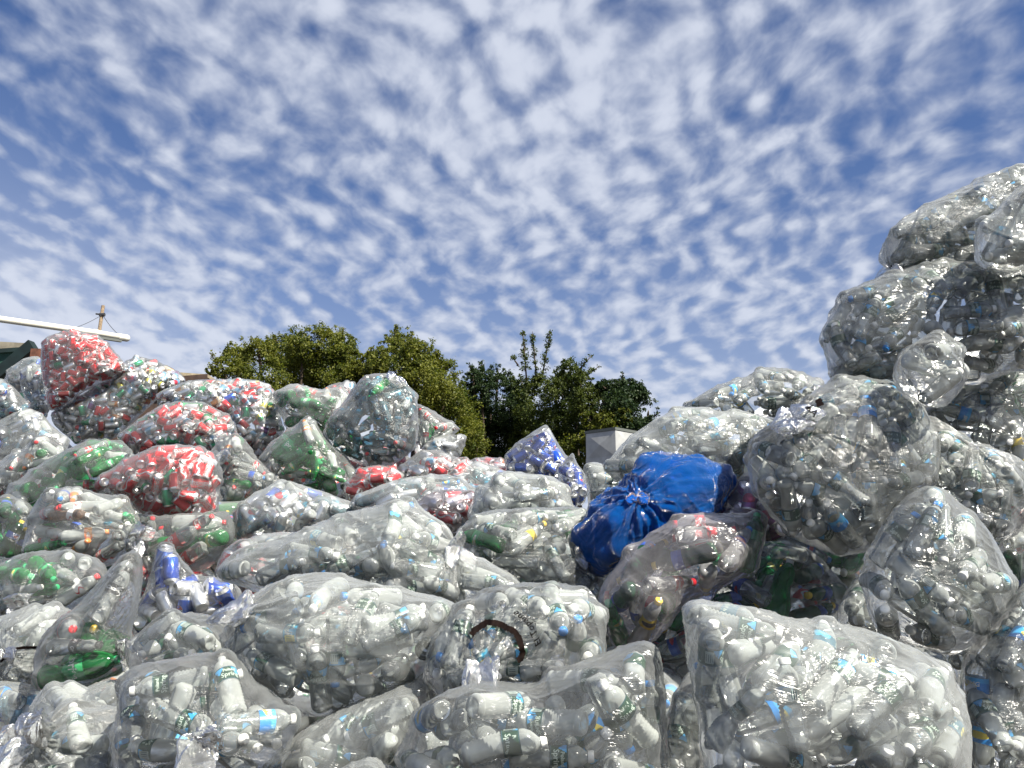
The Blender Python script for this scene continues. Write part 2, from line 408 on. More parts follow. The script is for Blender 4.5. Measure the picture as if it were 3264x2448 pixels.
def profile_soda(lod):
    if lod == 0:
        return [(0.001, -0.107), (0.008, -0.108), (0.018, -0.116), (0.030, -0.112), (0.0355, -0.098), (0.036, -0.070), (0.0335, -0.045), (0.0315, -0.030), (0.033, -0.010), (0.0355, 0.002), (0.0355, 0.045),
                (0.0365, 0.052), (0.034, 0.068), (0.027, 0.086), (0.018, 0.100), (0.0132, 0.106), (0.0132, 0.114), (0.0118, 0.118)]
    return [(0.001, -0.108), (0.015, -0.116), (0.0355, -0.098), (0.0325, -0.04), (0.0355, 0.0), (0.0355, 0.05), (0.024, 0.092), (0.0132, 0.106), (0.0118, 0.118)]

def profile_big(lod):
    if lod == 0:
        return [(0.001, -0.140), (0.015, -0.146), (0.030, -0.155), (0.046, -0.150), (0.054, -0.130), (0.0545, -0.060), (0.0535, -0.056), (0.0535, 0.035), (0.0548, 0.040), (0.053, 0.062), (0.044, 0.095), (0.028, 0.125), (0.0145, 0.138), (0.0145, 0.148), (0.0125, 0.152)]
    return [(0.001, -0.145), (0.025, -0.155), (0.054, -0.130), (0.0535, -0.055), (0.0535, 0.035), (0.050, 0.075), (0.028, 0.125), (0.0145, 0.138), (0.0125, 0.152)]

SHAPES = {  # radius, half length, label z0,z1,R, cap z0,z1,R
    'water': (0.0325, 0.105, 0.002, 0.046, 0.0330, 0.095, 0.110, 0.0145, profile_water),
    'soda': (0.0360, 0.120, 0.004, 0.043, 0.0359, 0.108, 0.125, 0.0150, profile_soda),
    'big': (0.0545, 0.158, -0.052, 0.032, 0.0540, 0.140, 0.160, 0.0165, profile_big),
    'can': (0.0330, 0.061, 0, 0, 0, 0, 0, 0, None),
}

def make_template(shape, lod, txt=None):
    segs = 20 if lod == 0 else 10
    T = {}
    if shape == 'can':
        prof = [(0.0225, -0.058), (0.0245, -0.061), (0.0262, -0.058), (0.033, -0.050), (0.033, 0.047), (0.0272, 0.0565), (0.0272, 0.060)] if lod == 0 else \
               [(0.024, -0.060), (0.033, -0.050), (0.033, 0.048), (0.0272, 0.060)]
        z0, z1 = -0.050, 0.047
        body = part(lathe(prof, segs, z0=z0, z1=z1), 'body')
        ns = len(prof) - 1
        for i in range(ns):
            if prof[i][1] < -0.0505 or prof[i + 1][1] > 0.050:
                for k in range(segs): body[3][i * segs + k] = 'metal'
        # domed base
        dome = part(lathe([(0.0225 if lod == 0 else 0.024, -0.058 if lod == 0 else -0.060), (0.012, -0.052), (0.001, -0.050)], segs), 'metal')
        dome[1] = [f[::-1] for f in dome[1]]
        body = join(body, dome)
        T['body'] = body
        lid = part(lathe([(0.0272, 0.060), (0.0262, 0.0612), (0.0245, 0.0600), (0.0235, 0.0570), (0.001, 0.0572)] if lod == 0 else [(0.0272, 0.060), (0.024, 0.058), (0.001, 0.058)], segs), 'metal')
        zt = 0.0578 if lod == 0 else 0.0588
        n = 10
        hole = [np.array([(0.012 + 0.008 * math.cos(2 * math.pi * k / n), 0.0095 * math.sin(2 * math.pi * k / n), zt) for k in range(n)]), [tuple(range(n))], [[(0, 0)] * n], ['dark']]
        lid = join(lid, hole)
        if lod == 0:
            tab = [np.array([(-0.012, -0.006, zt + 0.001), (0.004, -0.007, zt + 0.001), (0.004, 0.007, zt + 0.001), (-0.012, 0.006, zt + 0.001)]), [(0, 1, 2, 3)], [[(0, 0)] * 4], ['metal']]
            lid = join(lid, tab)
        T['lid'] = lid
        if lod == 0 and txt == 'script':
            T['body'] = join(T['body'], wrap_text('Coca-Cola', 0.030, 0.033, 0.0, math.pi * 1.2, True, 'ink', 0.35, 0.0006))
            T['body'] = join(T['body'], wrap_text('Coca-Cola', 0.030, 0.033, 0.0, math.pi * 0.2 + math.pi * 2, True, 'ink', 0.35, 0.0006))
        if lod == 0 and txt == 'globe':
            for a0 in (0.0, math.pi):
                T['body'] = join(T['body'], wrap_disc(0.033, a0, 0.004, 0.0190, 'white_ink', 0.0004))
                T['body'] = join(T['body'], wrap_disc(0.033, a0, 0.004, 0.0178, 'red_ink', 0.0008, lo=0.12))
                T['body'] = join(T['body'], wrap_disc(0.033, a0, 0.004, 0.0178, 'navy_ink', 0.0008, hi=-0.25))
                T['body'] = join(T['body'], wrap_text('pepsi', 0.017, 0.033, -0.030, a0, False, 'white_ink', 0.0, 0.0003))
        return T
    r, hl, lz0, lz1, lR, cz0, cz1, cR, pf = SHAPES[shape]
    T['body'] = part(lathe(pf(lod), segs), 'body')
    T['cap'] = part(lathe([(cR, cz0), (cR, cz1 - 0.002), (cR * 0.85, cz1), (0.001, cz1)], 14 if lod == 0 else 8), 'cap')
    lab = part(lathe([(lR, lz0), (lR, lz1)], segs, z0=lz0, z1=lz1), 'label')
    if lod == 0 and txt:
        zc = (lz0 + lz1) / 2; H = lz1 - lz0
        for a0 in (0.3, 0.3 + math.pi):
            if txt == 'spring':
                lab = join(lab, wrap_text('Poland', H * 0.30, lR, zc + H * 0.20, a0, False, 'ink', 0.0, 0.0004))
                lab = join(lab, wrap_text('Spring', H * 0.46, lR, zc - H * 0.16, a0, False, 'ink', 0.0, 0.0003))
                lab = join(lab, wrap_patch(lR, a0 + 1.15, a0 + 1.85, lz0 + H * 0.15, lz1 - H * 0.15, 'panel'))
                lab = join(lab, wrap_text('||||||||', H * 0.5, lR, zc, a0 + 1.5, False, 'dark_ink', 0.0, 0.0, 0.0010))
            elif txt == 'script':
                lab = join(lab, wrap_text('Coca-Cola', H * 0.55, lR, zc, a0, False, 'ink', 0.35, 0.0005))
            elif txt == 'sprite':
                lab = join(lab, wrap_text('Sprite', H * 0.62, lR, zc, a0, False, 'ink', 0.2, 0.0008))
            elif txt == 'water':
                lab = join(lab, wrap_text('SPRING', H * 0.42, lR, zc + 0.1 * H, a0, False, 'ink', 0.1, 0.0006))
    T['label'] = lab
    return T

def dented(T, seed, hard, hl):
    rg = np.random.default_rng(seed)
    kx, ky = rg.normal(0, 0.08 * hard / hl, 2)
    dn = []
    for _ in range(3):
        a = rg.uniform(0, 2 * math.pi)
        dn.append((math.cos(a), math.sin(a), rg.uniform(-hl * 0.8, hl * 0.55), rg.uniform(0.25, 0.5) * hl, rg.uniform(0.15, 0.55) * hard))
    sq = 1 - rg.uniform(0, 0.12) * (hard > 0.9)
    out = {}
    for k, (v, f, u, ro) in T.items():
        p = v.copy()
        for nx, ny, zc, w, s in dn:
            d = p[:, 0] * nx + p[:, 1] * ny
            g = np.exp(-((p[:, 2] - zc) / w) ** 2) * s
            side = np.where(d > 0, 1.0, 0.25)
            p[:, 0] -= nx * d * g * side; p[:, 1] -= ny * d * g * side
        p[:, 0] += kx * (p[:, 2] ** 2 - hl * hl * 0.33); p[:, 1] += ky * (p[:, 2] ** 2 - hl * hl * 0.33)
        p[:, 2] *= sq
        out[k] = [p, f, u, ro]
    return out

TEMPL = {}
def template(shape, dent, lod, txt=None):
    key = (shape, dent, lod, txt)
    if key not in TEMPL:
        T = make_template(shape, lod, txt)
        if dent: T = dented(T, 100 + dent * 7 + len(shape), (0.0, 0.5, 0.8, 1.0, 1.25, 0.35)[dent], SHAPES[shape][1])
        TEMPL[key] = T
    return TEMPL[key]

# variants: what a container of each sort looks like.  (shape, {role: material}, text, words)
def V(shape, words, txt=None, **roles):
    base = {'metal': 'aluminium', 'dark': 'can_dark', 'ink': 'label_ink' if txt == 'spring' else 'white_ink', 'panel': 'pale_panel'}
    for k in ('white_ink', 'red_ink', 'navy_ink', 'dark_ink', 'black_ink'): base[k] = k
    base.update(roles)
    return dict(shape=shape, words=words, txt=txt, roles=base)
VAR = {
 'w_gw': V('water', 'clear bottle with green label and white cap', 'spring', body='pet_clear', cap='white_plastic', label='label_green'),
 'w_gm': V('water', 'milky bottle with green label and white cap', 'spring', body='pet_milky', cap='white_plastic', label='label_green'),
 'w_gb': V('water', 'clear bottle with green label and blue cap', 'spring', body='pet_clear', cap='blue_plastic', label='label_green'),
 'w_gn': V('water', 'capless clear bottle with green label', 'spring', body='pet_milky', cap=None, label='label_green'),
 'w_bw': V('water', 'clear bottle with bright blue label and white cap', 'water', body='pet_clear', cap='white_plastic', label='label_blue'),
 'w_bb': V('water', 'clear bottle with bright blue label and blue cap', 'water', body='pet_clear', cap='blue_plastic', label='label_blue'),
 'w_tw': V('water', 'clear bottle with teal label and white cap', 'spring', body='pet_clear', cap='white_plastic', label='label_teal', panel='yellow_panel'),
 'w_xw': V('water', 'bare clear bottle with white cap', body='pet_clear', cap='white_plastic', label=None),
 'w_xm': V('water', 'bare milky bottle with white cap', body='pet_milky', cap='white_plastic', label=None),
 'w_xn': V('water', 'bare clear bottle without a cap', body='pet_clear', cap=None, label=None),
 'w_xb': V('water', 'bare clear bottle with blue cap', body='pet_milky', cap='blue_plastic', label=None),
 'w_ti': V('water', 'small bluish bottle with teal label', body='pet_teal', cap='white_plastic', label='label_teal'),
 'w_tg': V('water', 'small bluish bottle with green cap', body='pet_teal', cap='green_plastic', label='label_green'),
 'j_g': V('big', 'large clear jug with green label', 'spring', body='pet_clear', cap='white_plastic', label='label_green', panel='yellow_panel'),
 's_gr': V('soda', 'green soda bottle with green cap', 'sprite', body='pet_green', cap='green_plastic', label='label_leaf'),
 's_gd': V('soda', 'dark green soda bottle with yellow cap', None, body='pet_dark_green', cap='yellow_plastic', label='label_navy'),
 's_cr': V('soda', 'clear soda bottle with red label and red cap', 'script', body='pet_clear', cap='red_plastic', label='label_red'),
 's_ck': V('soda', 'clear soda bottle with black label', 'script', body='pet_clear', cap='black_plastic', label='label_black'),
 's_co': V('soda', 'clear bottle with orange label', None, body='pet_milky', cap='orange_plastic', label='label_orange'),
 's_cy': V('soda', 'clear bottle with yellow label', None, body='pet_milky', cap='yellow_plastic', label='label_yellow'),
 's_cn': V('soda', 'clear bottle with navy label and blue cap', None, body='pet_clear', cap='blue_plastic', label='label_navy'),
 's_cw': V('soda', 'clear bottle with white label and red cap', None, body='pet_milky', cap='red_plastic', label='label_white'),
 's_br': V('soda', 'brownish clear bottle with white cap', None, body='pet_brown', cap='white_plastic', label='label_white'),
 'b_gr': V('big', 'large green soda bottle', 'sprite', body='pet_green', cap='green_plastic', label='label_leaf'),
 'b_gx': V('big', 'large bare green soda bottle', None, body='pet_green', cap='white_plastic', label=None),
 'b_cr': V('big', 'large clear soda bottle with red label', 'script', body='pet_clear', cap='red_plastic', label='label_red'),
 'b_cy': V('big', 'large green bottle with yellow label', None, body='pet_green', cap='yellow_plastic', label='label_yellow'),
 'b_cx': V('big', 'large bare clear soda bottle', None, body='pet_milky', cap='red_plastic', label=None),
 'c_r': V('can', 'red drink can', 'script', body='can_red'),
 'c_w': V('can', 'white and red drink can', 'script', body='can_white', ink='red_ink'),
 'c_b': V('can', 'blue drink can with round emblem', 'globe', body='can_blue'),
 'c_n': V('can', 'plain blue drink can', None, body='can_blue'),
 'c_g': V('can', 'green drink can', None, body='can_green'),
 'c_o': V('can', 'orange drink can', None, body='can_orange'),
 'c_y': V('can', 'yellow drink can', None, body='can_yellow'),
 'c_s': V('can', 'silver and blue drink can', None, body='can_sky'),
 'c_p': V('can', 'bare silver drink can', None, body='can_plain'),
 'c_u': V('can', 'purple drink can', None, body='can_purple'),
}
MIX = {
 'W': [('w_gw', 32), ('w_gm', 18), ('w_gb', 5), ('w_gn', 12), ('w_bw', 4), ('w_bb', 2), ('w_tw', 5), ('w_xw', 6), ('w_xm', 5), ('w_xn', 5), ('w_xb', 1)],
 'WG': [('w_gw', 10), ('w_xm', 16), ('w_xw', 10), ('s_gr', 14), ('w_xn', 6), ('w_bw', 4), ('s_cy', 3), ('w_gm', 6)],
 'H': [('w_xm', 40), ('w_gw', 10), ('w_xw', 20), ('w_bb', 5), ('w_tw', 5)],
 'J': [('j_g', 50), ('w_xm', 25), ('w_xw', 20)],
 'S': [('s_gr', 22), ('s_cr', 18), ('s_ck', 5), ('s_co', 7), ('s_cy', 5), ('s_cn', 5), ('s_cw', 12), ('s_br', 4), ('w_xm', 12), ('w_tw', 6), ('w_xw', 8)],
 'SG': [('s_gr', 28), ('b_gr', 22), ('b_cr', 10), ('s_cr', 14), ('s_cw', 8), ('w_xm', 14), ('s_co', 4), ('b_gx', 8)],
 'SB': [('b_cr', 22), ('b_gr', 16), ('b_cx', 22), ('b_cy', 8), ('b_gx', 10), ('s_cr', 8), ('s_ck', 8), ('s_cw', 6)],
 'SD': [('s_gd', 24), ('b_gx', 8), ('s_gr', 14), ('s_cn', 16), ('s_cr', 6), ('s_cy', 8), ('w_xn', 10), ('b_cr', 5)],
 'T': [('w_ti', 40), ('w_tg', 14), ('w_tw', 12), ('w_xw', 10), ('s_gr', 8), ('s_cr', 3)],
 'B': [('w_xm', 12), ('w_ti', 16), ('c_n', 4), ('c_p', 16), ('w_xw', 14), ('w_bb', 5), ('c_s', 8)],
 'R': [('c_r', 86), ('c_p', 5), ('c_w', 6), ('c_g', 2)],
 'RG': [('c_r', 40), ('c_g', 20), ('c_p', 14), ('c_s', 8), ('s_gr', 8), ('c_w', 8)],
 'M': [('c_p', 34), ('c_s', 24), ('c_r', 8), ('c_g', 6), ('c_o', 8), ('c_y', 8), ('c_n', 1), ('c_w', 8), ('c_u', 3)],
 'P': [('c_b', 60), ('c_p', 22), ('c_n', 12)],
 'RM': [('c_r', 42), ('c_p', 22), ('c_w', 14), ('c_s', 10), ('s_cr', 8), ('c_o', 4)],
 'U': [('c_u', 35), ('c_p', 20), ('c_r', 15), ('w_xm', 20)],
}
# ------------------------------------------------------------------ the bags
# outlines are read off enlarged parts of the photograph: tile -> (x offset, y offset, scale)
TILE = {'A': (0, 1020, 2), 'B': (1079, 1020, 2), 'C': (2158, 1020, 2), 'D': (0, 1619, 2), 'E': (1079, 1619, 2), 'F': (2158, 1619, 2), 'G': (2444, 500, 1.844)}
def px(t, x, y):
    a = TILE[t]; return (a[0] + x / a[2], a[1] + y / a[2])

# key, tile, outline, distance, half depth, contents, film, knots[(tile,x,y,size,style)], short name, label
BAGS = [
 # ---- far left heap
 ('a1','A',[(270,130),(330,100),(400,85),(470,62),(540,85),(640,110),(720,190),(760,255),(795,290),(785,350),(720,380),(600,420),(480,490),(390,560),(315,590),(290,480),(265,370),(255,220)],9.0,.34,'R','film_clear',[('A',775,290,.07,'black')],'topmost bag of red cans','plump clear bag of red cans perched topmost, just under the white pipe'),
 ('a2','A',[(790,265),(860,232),(960,250),(1060,290),(1150,340),(1205,405),(1100,430),(1020,470),(960,540),(900,600),(820,680),(740,760),(640,775),(480,790),(400,720),(330,660),(315,600),(420,540),(600,430),(700,380)],9.1,.38,'M','film_clear',[],'long bag of mixed cans','long clear bag of silver and mixed cans lying below the topmost red can bag'),
 ('a3','A',[(20,400),(60,310),(140,255),(215,228),(255,240),(270,330),(200,440),(100,470)],9.9,.3,'B','film_hazy',[],'hazy bag by the shed','hazy greyish bag leaning beside the dark green shed beam'),
 ('a3b','A',[(125,340),(150,300),(215,280),(275,290),(300,400),(320,560),(290,640),(180,600),(150,480),(128,400)],9.5,.26,'B','film_hazy',[],'narrow bluish bag','narrow bluish bag standing left of the topmost red can bag'),
 ('a4','A',[(-90,400),(0,378),(40,395),(100,440),(150,500),(180,570),(150,640),(60,660),(-80,650)],8.2,.3,'B','film_clear',[],'shaded bag at left edge','shaded clear bag of silver cans at the left edge under the shed'),
 ('a5','A',[(-90,700),(0,640),(60,600),(150,570),(260,580),(330,680),(440,760),(430,860),(300,900),(150,960),(60,960),(-80,980)],8.0,.38,'B','film_hazy',[],'shadowed bluish bag','bluish bag of small bottles lying in shadow beneath the red can bag'),
 ('a6','A',[(0,930),(60,860),(150,830),(235,725),(330,760),(400,800),(440,860),(400,940),(260,1010),(160,1120),(60,1160),(-80,1140),(-80,980)],6.6,.33,'S','film_clear',[],'peaked soda bag at left','clear bag of soda bottles with a pointed empty corner, against the left edge'),
 ('a7','A',[(30,1130),(80,1060),(200,960),(330,880),(480,800),(600,770),(720,768),(820,800),(860,860),(820,960),(760,1040),(680,1100),(560,1150),(400,1160),(280,1190),(180,1290),(60,1340),(-60,1280),(-20,1180)],6.1,.36,'SG','film_clear',[('A',790,900,.08,'black')],'green and orange soda bag','long clear bag of green and orange soda bottles with black tie at its right end'),
 ('a8','A',[(745,760),(830,680),(920,610),(1020,550),(1130,525),(1250,525),(1360,560),(1450,610),(1500,650),(1520,700),(1500,790),(1400,860),(1280,880),(1100,880),(960,880),(860,880),(780,830)],7.2,.34,'RG','film_clear',[('A',1420,770,.13,None)],'knotted red and green bag','rounded clear bag of red and green cans gathered into a pale knot at its right'),
 ('a9','A',[(585,1045),(700,960),(800,890),(900,840),(1020,800),(1130,795),(1250,805),(1340,850),(1400,900),(1420,980),(1400,1060),(1370,1100),(1395,1270),(1340,1290),(1200,1290),(1100,1270),(1000,1280),(900,1240),(800,1160),(700,1100),(600,1080)],5.6,.32,'R','film_clear',[('A',1330,1250,.06,None)],'big middle red can bag','big milky bag packed with red cans, pointed at its left end, mid left heap'),
 ('a10','A',[(1000,470),(1080,440),(1200,400),(1350,382),(1500,385),(1640,388),(1740,420),(1760,500),(1790,620),(1815,720),(1780,800),(1700,860),(1560,860),(1450,780),(1350,680),(1150,600),(1000,560)],8.3,.4,'M','film_clear',[],'wide bag of silver cans','wide clear bag of silver and colourful cans directly under the leftmost trees'),
 ('a11','A',[(1760,470),(1850,405),(1950,430),(2050,450),(2180,420),(2260,500),(2260,620),(2180,720),(2060,740),(1950,720),(1830,690),(1800,620),(1760,560)],8.0,.34,'SG','film_hazy',[],'bag with big green bottles','hazy bag with big green bottles and a red label, left of the round teal bag'),
 ('a12','A',[(1350,830),(1400,770),(1500,720),(1560,760),(1620,860),(1680,960),(1770,1020),(1800,1060),(1740,1120),(1620,1200),(1480,1240),(1400,1200),(1380,1120),(1380,1000),(1340,900)],6.5,.3,'S','film_clear',[('A',1440,860,.09,'black')],'soda bag with dark tie','clear bag of small soda bottles hanging behind the red can bag, with a dark tie'),
 ('a13','A',[(1650,880),(1720,790),(1800,730),(1870,690),(1950,615),(2020,670),(2070,750),(2160,830),(2230,900),(2290,1000),(2250,1080),(2160,1130),(2080,1140),(1960,1120),(1800,1080),(1680,980)],6.8,.33,'SG','film_clear',[],'peaked green bottle bag','clear bag of green bottles with a tall empty peak, below the round teal bag'),
 ('a14','A',[(1480,1250),(1520,1180),(1620,1110),(1720,1060),(1830,1028),(1950,1060),(2100,1110),(2200,1160),(2330,1180),(2380,1240),(2330,1320),(2100,1380),(1900,1440),(1760,1450),(1640,1440),(1500,1400),(1480,1320)],5.5,.34,'B','film_hazy',[],'bluish bag of small bottles','bluish hazy bag of small bottles and cans, right of the big red can bag'),
 ('a15','A',[(120,1500),(160,1380),(200,1260),(240,1130),(330,1070),(480,1080),(620,1110),(760,1130),(850,1200),(880,1300),(880,1400),(820,1520),(640,1580),(500,1590),(300,1590),(160,1580)],5.0,.34,'S','film_clear',[('A',850,1370,.13,None)],'soda bag with star knot','clear bag of green and teal soda bottles drawn to a starry knot at its right'),
 ('a16','A',[(900,1340),(960,1260),(1200,1230),(1390,1240),(1400,1200),(1460,1215),(1500,1300),(1510,1380),(1450,1470),(1380,1560),(1250,1610),(1100,1600),(960,1620),(880,1560),(880,1440)],5.2,.3,'SB','film_clear',[],'bag of large green bottles','clear bag of large green and red labelled bottles under the big red can bag'),
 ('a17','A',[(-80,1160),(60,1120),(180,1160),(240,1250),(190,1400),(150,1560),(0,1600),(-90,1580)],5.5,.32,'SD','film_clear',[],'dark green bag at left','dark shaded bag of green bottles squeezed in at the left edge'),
 # ---- lower left
 ('d1','D',[(1000,250),(1050,208),(1100,260),(1150,330),(1195,380),(1250,440),(1400,450),(1520,480),(1560,580),(1500,680),(1380,720),(1290,760),(1100,780),(980,800),(880,810),(830,750),(890,600),(950,480),(980,340)],3.75,.16,'P','film_clear',[],'peaked blue can bag','thin clear bag of blue cans and bare silver cans rising to a narrow peak'),
 ('d1b','D',[(1440,260),(1520,190),(1600,195),(1640,230),(1700,340),(1740,480),(1700,600),(1600,640),(1480,620),(1420,560),(1370,440),(1390,330)],4.1,.2,'RM','film_clear',[],'bag of crushed red cans','small clear bag of silver and crushed red cans right of the blue can peak'),
 ('d2','D',[(-60,400),(0,370),(120,300),(280,285),(440,280),(580,310),(680,350),(700,420),(640,540),(560,620),(480,680),(330,680),(200,700),(100,720),(-80,700)],4.3,.3,'S','film_clear',[('D',110,610,.10,'black')],'soda bag with yellow caps','clear bag of red, orange and yellow soda bottles knotted at its lower left'),
 ('d3','D',[(870,250),(895,350),(900,480),(880,580),(850,700),(810,790),(850,860),(820,1000),(760,1070),(680,1060),(620,1090),(560,1130),(450,1150),(330,1160),(240,1130),(205,1040),(230,900),(280,800),(400,700),(520,620),(620,500),(720,360),(800,300)],3.55,.24,'SB','film_clear',[('D',790,930,.10,None)],'tall bag of cola bottles','tall leaning clear bag of large cola bottles narrowing upward to a twisted tip'),
 ('d4','D',[(-80,760),(0,700),(120,650),(300,625),(420,640),(480,680),(440,780),(300,900),(240,1000),(210,1080),(120,1140),(0,1120),(-80,1060)],3.9,.26,'H','film_hazy',[('D',60,930,.09,'black')],'shiny bag with black tie','shiny pale bag with black tie and hanging strap at the left edge'),
 ('d5','D',[(850,900),(900,790),(980,720),(1100,690),(1240,675),(1380,690),(1460,740),(1480,840),(1500,1000),(1400,1040),(1200,1060),(1050,1080),(860,1080),(800,980)],3.15,.24,'W','film_clear',[],'bag below the blue cans','clear bag of water bottles directly below the blue cans'),
 ('d6','D',[(830,1010),(1000,985),(1150,960),(1300,930),(1420,915),(1500,960),(1580,1080),(1700,1170),(1780,1210),(1850,1270),(1900,1340),(1890,1440),(1850,1500),(1790,1600),(1740,1760),(1300,1800),(820,1780),(740,1620),(710,1490),(740,1380),(770,1250),(790,1120)],2.5,.27,'W','film_clear',[('D',1340,1470,.10,'black')],'star-knotted lower left bag','large clear water bottle bag facing the viewer with a white starburst knot in its middle'),
 ('d7','D',[(130,1680),(120,1560),(160,1450),(280,1400),(310,1340),(400,1270),(500,1230),(620,1270),(700,1290),(790,1290),(780,1400),(760,1520),(770,1640),(780,1780),(400,1800),(200,1790)],2.8,.24,'W','film_hazy',[('D',190,1470,.12,None)],'bag with crumpled ear','hazy water bottle bag with a crumpled ear on its left, left of the starburst knot'),
 ('d7b','D',[(190,1350),(230,1200),(330,1130),(450,1120),(520,1170),(660,1110),(780,1095),(820,1150),(800,1330),(600,1350),(500,1330),(400,1350),(300,1420),(210,1440)],3.15,.2,'H','film_hazy',[],'small bag under cola bottles','small hazy bag with a red stripe showing, under the tall cola bottle bag'),
 ('d8','D',[(-80,1130),(0,1110),(120,1110),(230,1140),(280,1250),(240,1400),(180,1520),(80,1560),(-80,1540)],3.6,.26,'B','film_hazy',[],'shadowed lower left bag','dark shadowed bag below the black tied bag on the left'),
 ('d8b','D',[(-80,1450),(0,1440),(100,1470),(160,1560),(160,1720),(100,1790),(-80,1800)],3.0,.2,'W','film_clear',[('D',20,1550,.08,None)],'corner bag at lower left','clear bag filling the lower left corner with a white knot'),
 # ---- middle
 ('e2','B',[(-800,1570),(-650,1540),(-520,1440),(-360,1400),(-250,1360),(-150,1310),(-20,1270),(100,1215),(240,1190),(380,1140),(480,1180),(560,1250),(650,1290),(705,1350),(712,1420),(740,1500),(800,1640),(800,1780),(650,1800),(400,1780),(200,1760),(0,1740),(-200,1720),(-300,1740),(-420,1740),(-600,1700),(-760,1640)],3.45,.28,'W','film_hazy',[('B',722,1475,.09,None)],'long white bag','long whitish bag of water bottles knotted at its right end, behind the central white bag'),
 ('e3','B',[(720,1490),(780,1500),(900,1520),(1000,1570),(1120,1630),(1180,1690),(1150,1780),(950,1800),(790,1780),(740,1650)],3.35,.14,'H','film_hazy',[],'flat white bag tail','flat crumpled white bag spreading right of the long bag knot'),
 ('d10','E',[(-520,560),(-400,500),(-300,450),(-170,410),(0,430),(120,460),(250,480),(330,510),(440,525),(520,570),(660,580),(740,590),(790,620),(700,740),(640,850),(600,1000),(560,1100),(400,1150),(200,1240),(50,1290),(-100,1330),(-200,1330),(-350,1230),(-520,1110),(-640,990),(-740,870),(-710,720),(-610,650)],2.85,.30,'W','film_hazy',[('E',-610,690,.09,'black')],'central white bag','largest whitish bag of water bottles at lower centre, gathered and tied at its left'),
 ('e1','E',[(-250,1430),(0,1290),(200,1200),(400,1120),(560,1065),(640,1180),(600,1290),(520,1420),(470,1550),(440,1720),(300,1800),(-400,1800),(-480,1640)],2.6,.2,'W','film_hazy',[],'sloping bag below centre','sloping bluish clear bag lying below the central white bag'),
 ('e4','E',[(550,1030),(600,900),(650,760),(740,650),(850,600),(960,530),(1100,500),(1280,487),(1430,500),(1560,560),(1660,620),(1720,650),(1700,750),(1690,900),(1650,1000),(1560,1080),(1400,1150),(1250,1190),(1100,1190),(960,1170),(800,1190),(650,1190),(570,1120)],2.72,.27,'W','film_clear',[('E',930,1000,.085,'low')],'bag with black lettering','clear water bottle bag with black lettering and a dark arched strap over its knot'),
 ('e5','E',[(410,1500),(480,1400),(520,1260),(600,1180),(750,1130),(960,1100),(1100,1120),(1250,1130),(1400,1050),(1550,1000),(1650,950),(1740,920),(1830,890),(1900,830),(1970,825),(2040,880),(2060,1000),(2070,1120),(2080,1250),(2080,1420),(2080,1560),(2060,1780),(1300,1820),(470,1800),(410,1620)],2.3,.26,'W','film_clear',[],'front centre bag','foremost wide clear bag of ribbed water bottles at bottom centre'),
 ('b1','B',[(750,1340),(850,1260),(900,1240),(1050,1215),(1300,1200),(1500,1200),(1570,1240),(1600,1320),(1590,1420),(1640,1560),(1710,1660),(1700,1800),(1500,1840),(1200,1800),(1050,1720),(900,1600),(790,1500)],3.95,.3,'WG','film_clear',[('B',1530,1500,.06,'black')],'bag with green bottles','clear bag of water bottles with some green bottles, left of the blue sack'),
 ('b2','B',[(830,1200),(880,1120),(950,1050),(1000,970),(1100,975),(1250,985),(1380,1000),(1430,1040),(1470,1130),(1500,1240),(1300,1300),(1050,1300),(900,1300),(820,1270)],4.6,.28,'H','film_hazy',[],'milky bag behind green bottles','milky white bag right behind the bag with green bottles'),
 ('b3','B',[(60,1180),(120,1130),(200,1090),(350,1030),(500,1000),(640,985),(760,1000),(850,1060),(890,1110),(870,1200),(830,1280),(740,1320),(600,1320),(400,1260),(240,1240),(100,1230)],5.3,.3,'B','film_hazy',[],'silvery bluish bag','silvery bluish bag of cans and bottles below the round teal bag'),
 ('b3b','B',[(480,1180),(560,1110),(700,1080),(860,1090),(910,1130),(880,1240),(800,1340),(700,1360),(600,1320),(520,1250)],4.95,.22,'RM','film_pinkish',[],'pinkish bag of cans','pinkish clear bag of silver and red cans above the long white bag knot'),
 ('b4','B',[(380,960),(460,880),(540,830),(650,840),(760,880),(850,900),(900,960),(950,1020),(920,1110),(850,1130),(700,1090),(560,1070),(440,1070)],6.3,.3,'RM','film_clear',[],'bag of faded red cans','clear bag of faded red and silver cans right of the round teal bag foot'),
 ('b4b','B',[(790,930),(840,890),(940,878),(1040,880),(1120,920),(1180,980),(1100,1030),(1000,1050),(900,1040),(830,1000)],7.0,.28,'RM','film_pinkish',[],'low bag in front of trees','low pinkish bag of red and green cans before the dark centre trees'),
 ('b4c','B',[(10,1120),(60,1020),(130,950),(250,930),(380,950),(460,1010),(360,1080),(230,1120),(100,1170)],6.2,.26,'R','film_clear',[],'shaded red can bag','shaded bag of red cans wedged under the round teal bag'),
 ('b5','B',[(1050,880),(1120,800),(1230,720),(1325,658),(1370,740),(1430,840),(1500,930),(1560,1010),(1540,1080),(1430,1090),(1330,1060),(1180,1040),(1060,980)],6.6,.28,'P','film_clear',[],'peaked bag before the trees','clear bag of blue and silver cans with a tall pointed peak before the trees'),
 ('b5b','B',[(1390,950),(1440,900),(1500,835),(1500,910),(1570,980),(1600,1090),(1560,1150),(1480,1200),(1430,1100)],6.0,.2,'P','film_clear',[],'small bag with an ear','small clear bag of blue and orange cans with a shiny ear beside the peaked bag'),
